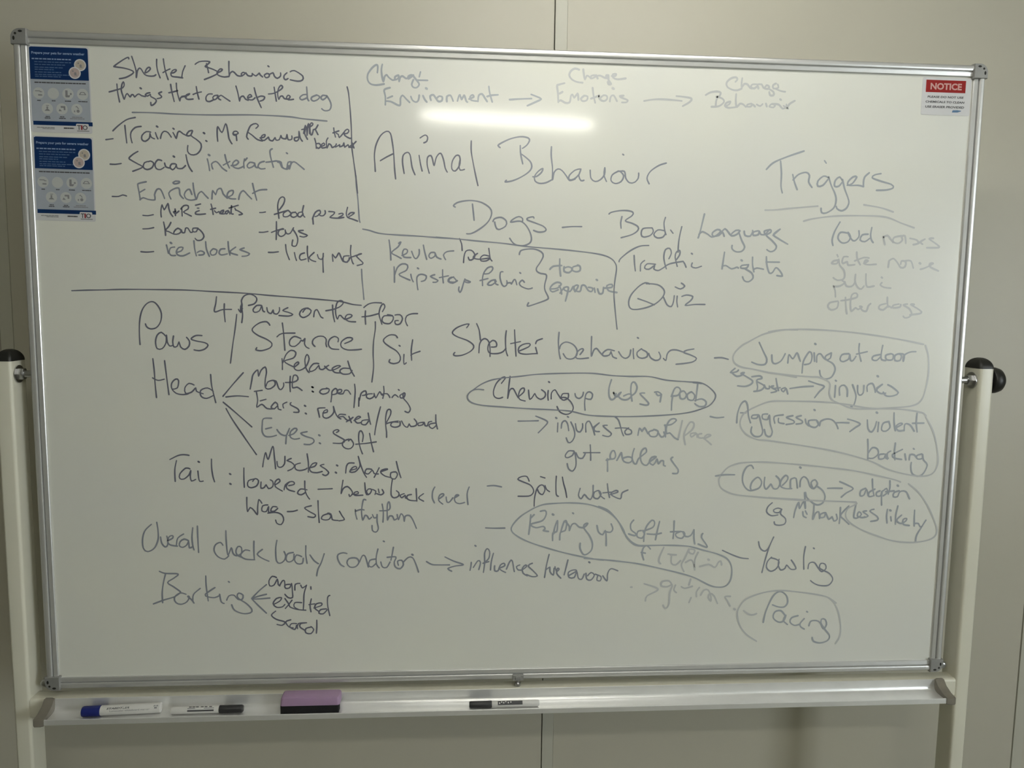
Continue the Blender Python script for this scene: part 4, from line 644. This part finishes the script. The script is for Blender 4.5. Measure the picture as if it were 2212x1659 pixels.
w condition m:-3264,10722 -73,17 -97,-33 -9,-84 55,-118 65,-43;-3112,10636 -113,-16 -41,-84 56,-85 113,7 65,93 -47,76 -97,9;-3023,10550 57,126 49,-8 39,-119 24,-102;-2707,10606 -114,-24 -25,-101 57,-35 82,67;-2665,10808 -34,-160 8,-152 48,-68;-2610,10546 32,-102 82,-9 65,109;-2365,10839 -25,-143 -24,-118;-2487,10638 170,6 -32,-101 24,-102 89,-35 66,84 -33,86 -81,-16 16,-85;-2170,10541 98,93 82,-10 65,-136 49,-154;-2559,10967;-2003,10692
l arrow m:-1720,10545 107,-61 147,-10 198,-2;-1359,10635 173,-87 190,-74 -173,-29 -132,-49 75,-52
w influences m:-840,10518 -8,-85 -16,-77;-769,10861;-798,10415 90,136 50,-35 -32,-145;-598,10310 23,188 -2,205 49,93 50,-60 -15,-136 -82,-85;-608,10498 115,33;-403,10701 -40,-170 -15,-171;-376,10445 2,-103 66,-1 32,85;-292,10392 116,50 -17,52 -66,-34 -16,-85 117,-70;-142,10373 65,154 49,16 45,-223;124,10456 -67,-33 35,-69 83,-1;175,10353 83,67 -17,35 -66,-68 18,-103 84,-53;374,10488 -83,-51 102,-104 86,-104 -101,-17 -118,45
w behaviour m:705,10664 -46,-214 -37,-258;644,10347 83,59 2,-94 68,-70 14,138;828,10414 35,-104 50,51 -34,18 -15,-103 86,-102;1085,10549 -38,-172 -31,-138;1101,10221 166,102 -68,18 -100,-51 19,-104 102,-1 48,120 37,-138 68,-19 48,104;1454,10269 20,-122 85,-18 66,103 -70,53 -66,-69;1508,10501;1641,10249 120,-53 -15,-87 -68,18 15,87;1795,10213 87,-106 13,156 65,95 138,-45
l loop l:1673,11639 169,-69 138,-120 123,-155 107,-206 124,-156 138,-88 137,-18 341,5 342,-8 259,-23 261,-72 314,-90 212,-107 95,-176 -7,-245 -98,-140 -173,-24 -175,46 -318,162 -349,109 -519,128 -344,73 -342,47 -340,38 -355,30
w soft l:2389,11353 -57,-77 12,-120 104,-87 -33,-34 -119,36;2548,11137 -67,-16 -14,-103 103,-36 48,86 -36,69;2606,10913 11,189 47,138 98,110 53,-43 -31,-103 -168,-67;2916,11324 -37,-172 -35,-206;2669,11068 171,-10 118,25
w toys l:3214,11330 -1,-198 -11,-164;3145,11107 205,7 69,-18;3350,11114 -101,-51 37,-69 104,-19 48,86 -36,44 55,-96 102,17 64,120;3623,11146 7,-173 22,-121;3806,11067 -22,-78 109,-157 3,-52 -175,71
w and l:2748,10756 -71,70 -67,-34 -30,-120 38,-139;2562,10689 86,-18
l slash f:3020,10789 -79,-190 -14,-104 36,-44
w bedding f:3110,10649 172,-19 -120,1;3181,10596 5,-139 87,-36 100,86;3520,10714 -63,-155 -64,-139 57,-140;3477,10471 102,52 53,-53 41,-158;3727,10678 -62,-156 7,-175;3570,10749 87,-19 -31,-86 -88,36 -3,69;3774,10381 188,42 124,-63 65,104 51,26 20,-79;3941,10528
l arrow f:2371,9970 26,0;2643,10037 287,-118 -219,-137 -31,-104
w gut f:3219,10003 -72,88 -137,-15 -14,-88 121,-19 102,34 -45,-175 -9,-228 -66,-87 -54,71;3288,10002 -30,-105 53,-53;3594,10121 -30,-122;3410,9966 71,-36 154,41;3579,9629 39,105
w issues f:3783,9943 -57,-87 4,-106;3815,9784 65,105 87,-1 57,-124 5,-106 -56,71 32,88 89,-54 76,-160;4434,9749 -113,-7 56,-89 57,-107;4524,9483
l dash m:4226,10716 212,-98 177,-63 157,-19
w Yowling m:4968,10890 32,-122 73,-71 86,26 118,261;5277,10984 -85,-218 -74,-279 -49,-246;5254,10564 -82,-95 -12,-123 92,-80 119,60 46,140 -91,62 -88,19;5414,10519 -11,-123 58,-106 86,34 31,70 93,-89 105,7 -41,98 -66,88;5953,10777 -24,-211 15,-264;6121,10745;6031,10310 20,114 105,16 96,-124 74,-72 85,70 -23,89 -90,18 -30,-88 74,-54 146,-72 78,-125 -81,-123 -177,-7 -127,46 -83,63
w Pacing l:5148,9186 41,222 109,283 100,122 104,17 111,-91 25,-142 -66,-88 -124,2 -125,46;5599,9330 -93,100 -123,-25 -29,-124 111,-92 105,17 47,124 -48,-107 93,-91;5874,9317 -131,-43 -30,-89 92,-73 106,16;6010,9252 -82,-106 21,-72 74,-46;6055,9403;6117,9098 39,98 124,7 74,-46 78,-127 58,89 -34,108 -71,10 -14,-81 79,-127 116,-146 -30,-108 -157,-51 -145,39 -32,82
l dash f:4723,9442 117,-82 89,-10 69,25
l loop f:6668,9573 -168,118 -234,66 -446,68 -354,32 -349,-40 -345,-128 -149,-184 -27,-159 62,-214 150,-199 218,-148
l loop f:6500,9691 132,-127 103,-216 63,-307 -15,-198 -81,-143"""
NAMES = {'w': 'handwritten_word', 'rule': 'drawn_line', 'dash': 'drawn_dash', 'arrow': 'drawn_arrow', 'loop': 'drawn_loop', 'slash': 'drawn_slash', 'brace': 'drawn_brace', 'branch': 'drawn_branch'}
INKNAME = {'d': 'dark', 'm': 'grey-blue', 'l': 'faded', 'f': 'very faint'}
WIDTH = {'d': .0026, 'm': .0028, 'l': .0033, 'f': .0036}
HEX = [(math.cos(math.pi*i/3), math.sin(math.pi*i/3)) for i in range(6)]
def spline(P):
    if len(P) < 3: return P
    out = []
    for i in range(len(P)-1):
        p0 = P[max(i-1, 0)]; p1 = P[i]; p2 = P[i+1]; p3 = P[min(i+2, len(P)-1)]
        L = math.hypot(p2[0]-p1[0], p2[1]-p1[1]); n = max(2, min(8, int(L/.0035)))
        for k in range(n):
            t = k/n; q = []
            for c in (0, 1):
                m1 = (p2[c]-p0[c])*.5; m2 = (p3[c]-p1[c])*.5
                h1 = 2*t**3-3*t*t+1; h2 = -2*t**3+3*t*t; h3 = t**3-2*t*t+t; h4 = t**3-t*t
                q.append(h1*p1[c]+h2*p2[c]+h3*m1+h4*m2)
            out.append(tuple(q))
    out.append(P[-1]); return out
rnd = random.Random(11)
for idx, line in enumerate(INKDATA.strip().split('\n')):
    head, body = line.split(':', 1)
    k, word, ink = head.split()
    y0 = -.00012-.0000013*idx; W = WIDTH[ink]*(.9 if k == 'l' and word in ('rule', 'loop') else 1)
    vs, fs = [], []
    for st in body.split(';'):
        P = []; x = z = 0; y = y0
        for q in st.split(' '):
            a, b = q.split(','); x += int(a); z += int(b); P.append((x/10000, z/10000))
        if len(P) == 1:
            P = [P[0], (P[0][0]+.0018, P[0][1]-.0012)]; wk = 1.25
        else: wk = 1
        P = spline(P); ph = rnd.uniform(0, 6)
        for i, (px, pz) in enumerate(P):
            r = W*.5*wk*(1+.14*math.sin(ph+i*.45)); n = len(vs); y -= 1e-6
            vs += [(px+r*hx, y, pz+r*hz) for hx, hz in HEX]; fs.append(tuple(range(n, n+6)))
            if i:
                (qx, qz), qr = prev
                dx, dz = px-qx, pz-qz; L = math.hypot(dx, dz)
                if L > 1e-6:
                    nx, nz = -dz/L, dx/L; n = len(vs); y -= 1e-6
                    vs += [(qx+nx*qr, y, qz+nz*qr), (px+nx*r, y, pz+nz*r), (px-nx*r, y, pz-nz*r), (qx-nx*qr, y, qz-nz*qr)]
                    fs.append((n, n+1, n+2, n+3))
            prev = ((px, pz), r)
    nm = NAMES['w'] if k == 'w' else NAMES[word]
    me = bpy.data.meshes.new(nm); me.from_pydata(vs, [], fs); me.materials.append(INK[ink])
    o = link(bpy.data.objects.new(nm, me), board)
    if word not in ('Kong', 'Kevlar', 'Busta', 'Mihawk'):
        o['label'] = (INKNAME[ink] + ' marker writing reading ' + word) if k == 'w' else (INKNAME[ink] + ' marker ' + NAMES[word].replace('drawn_', ''))
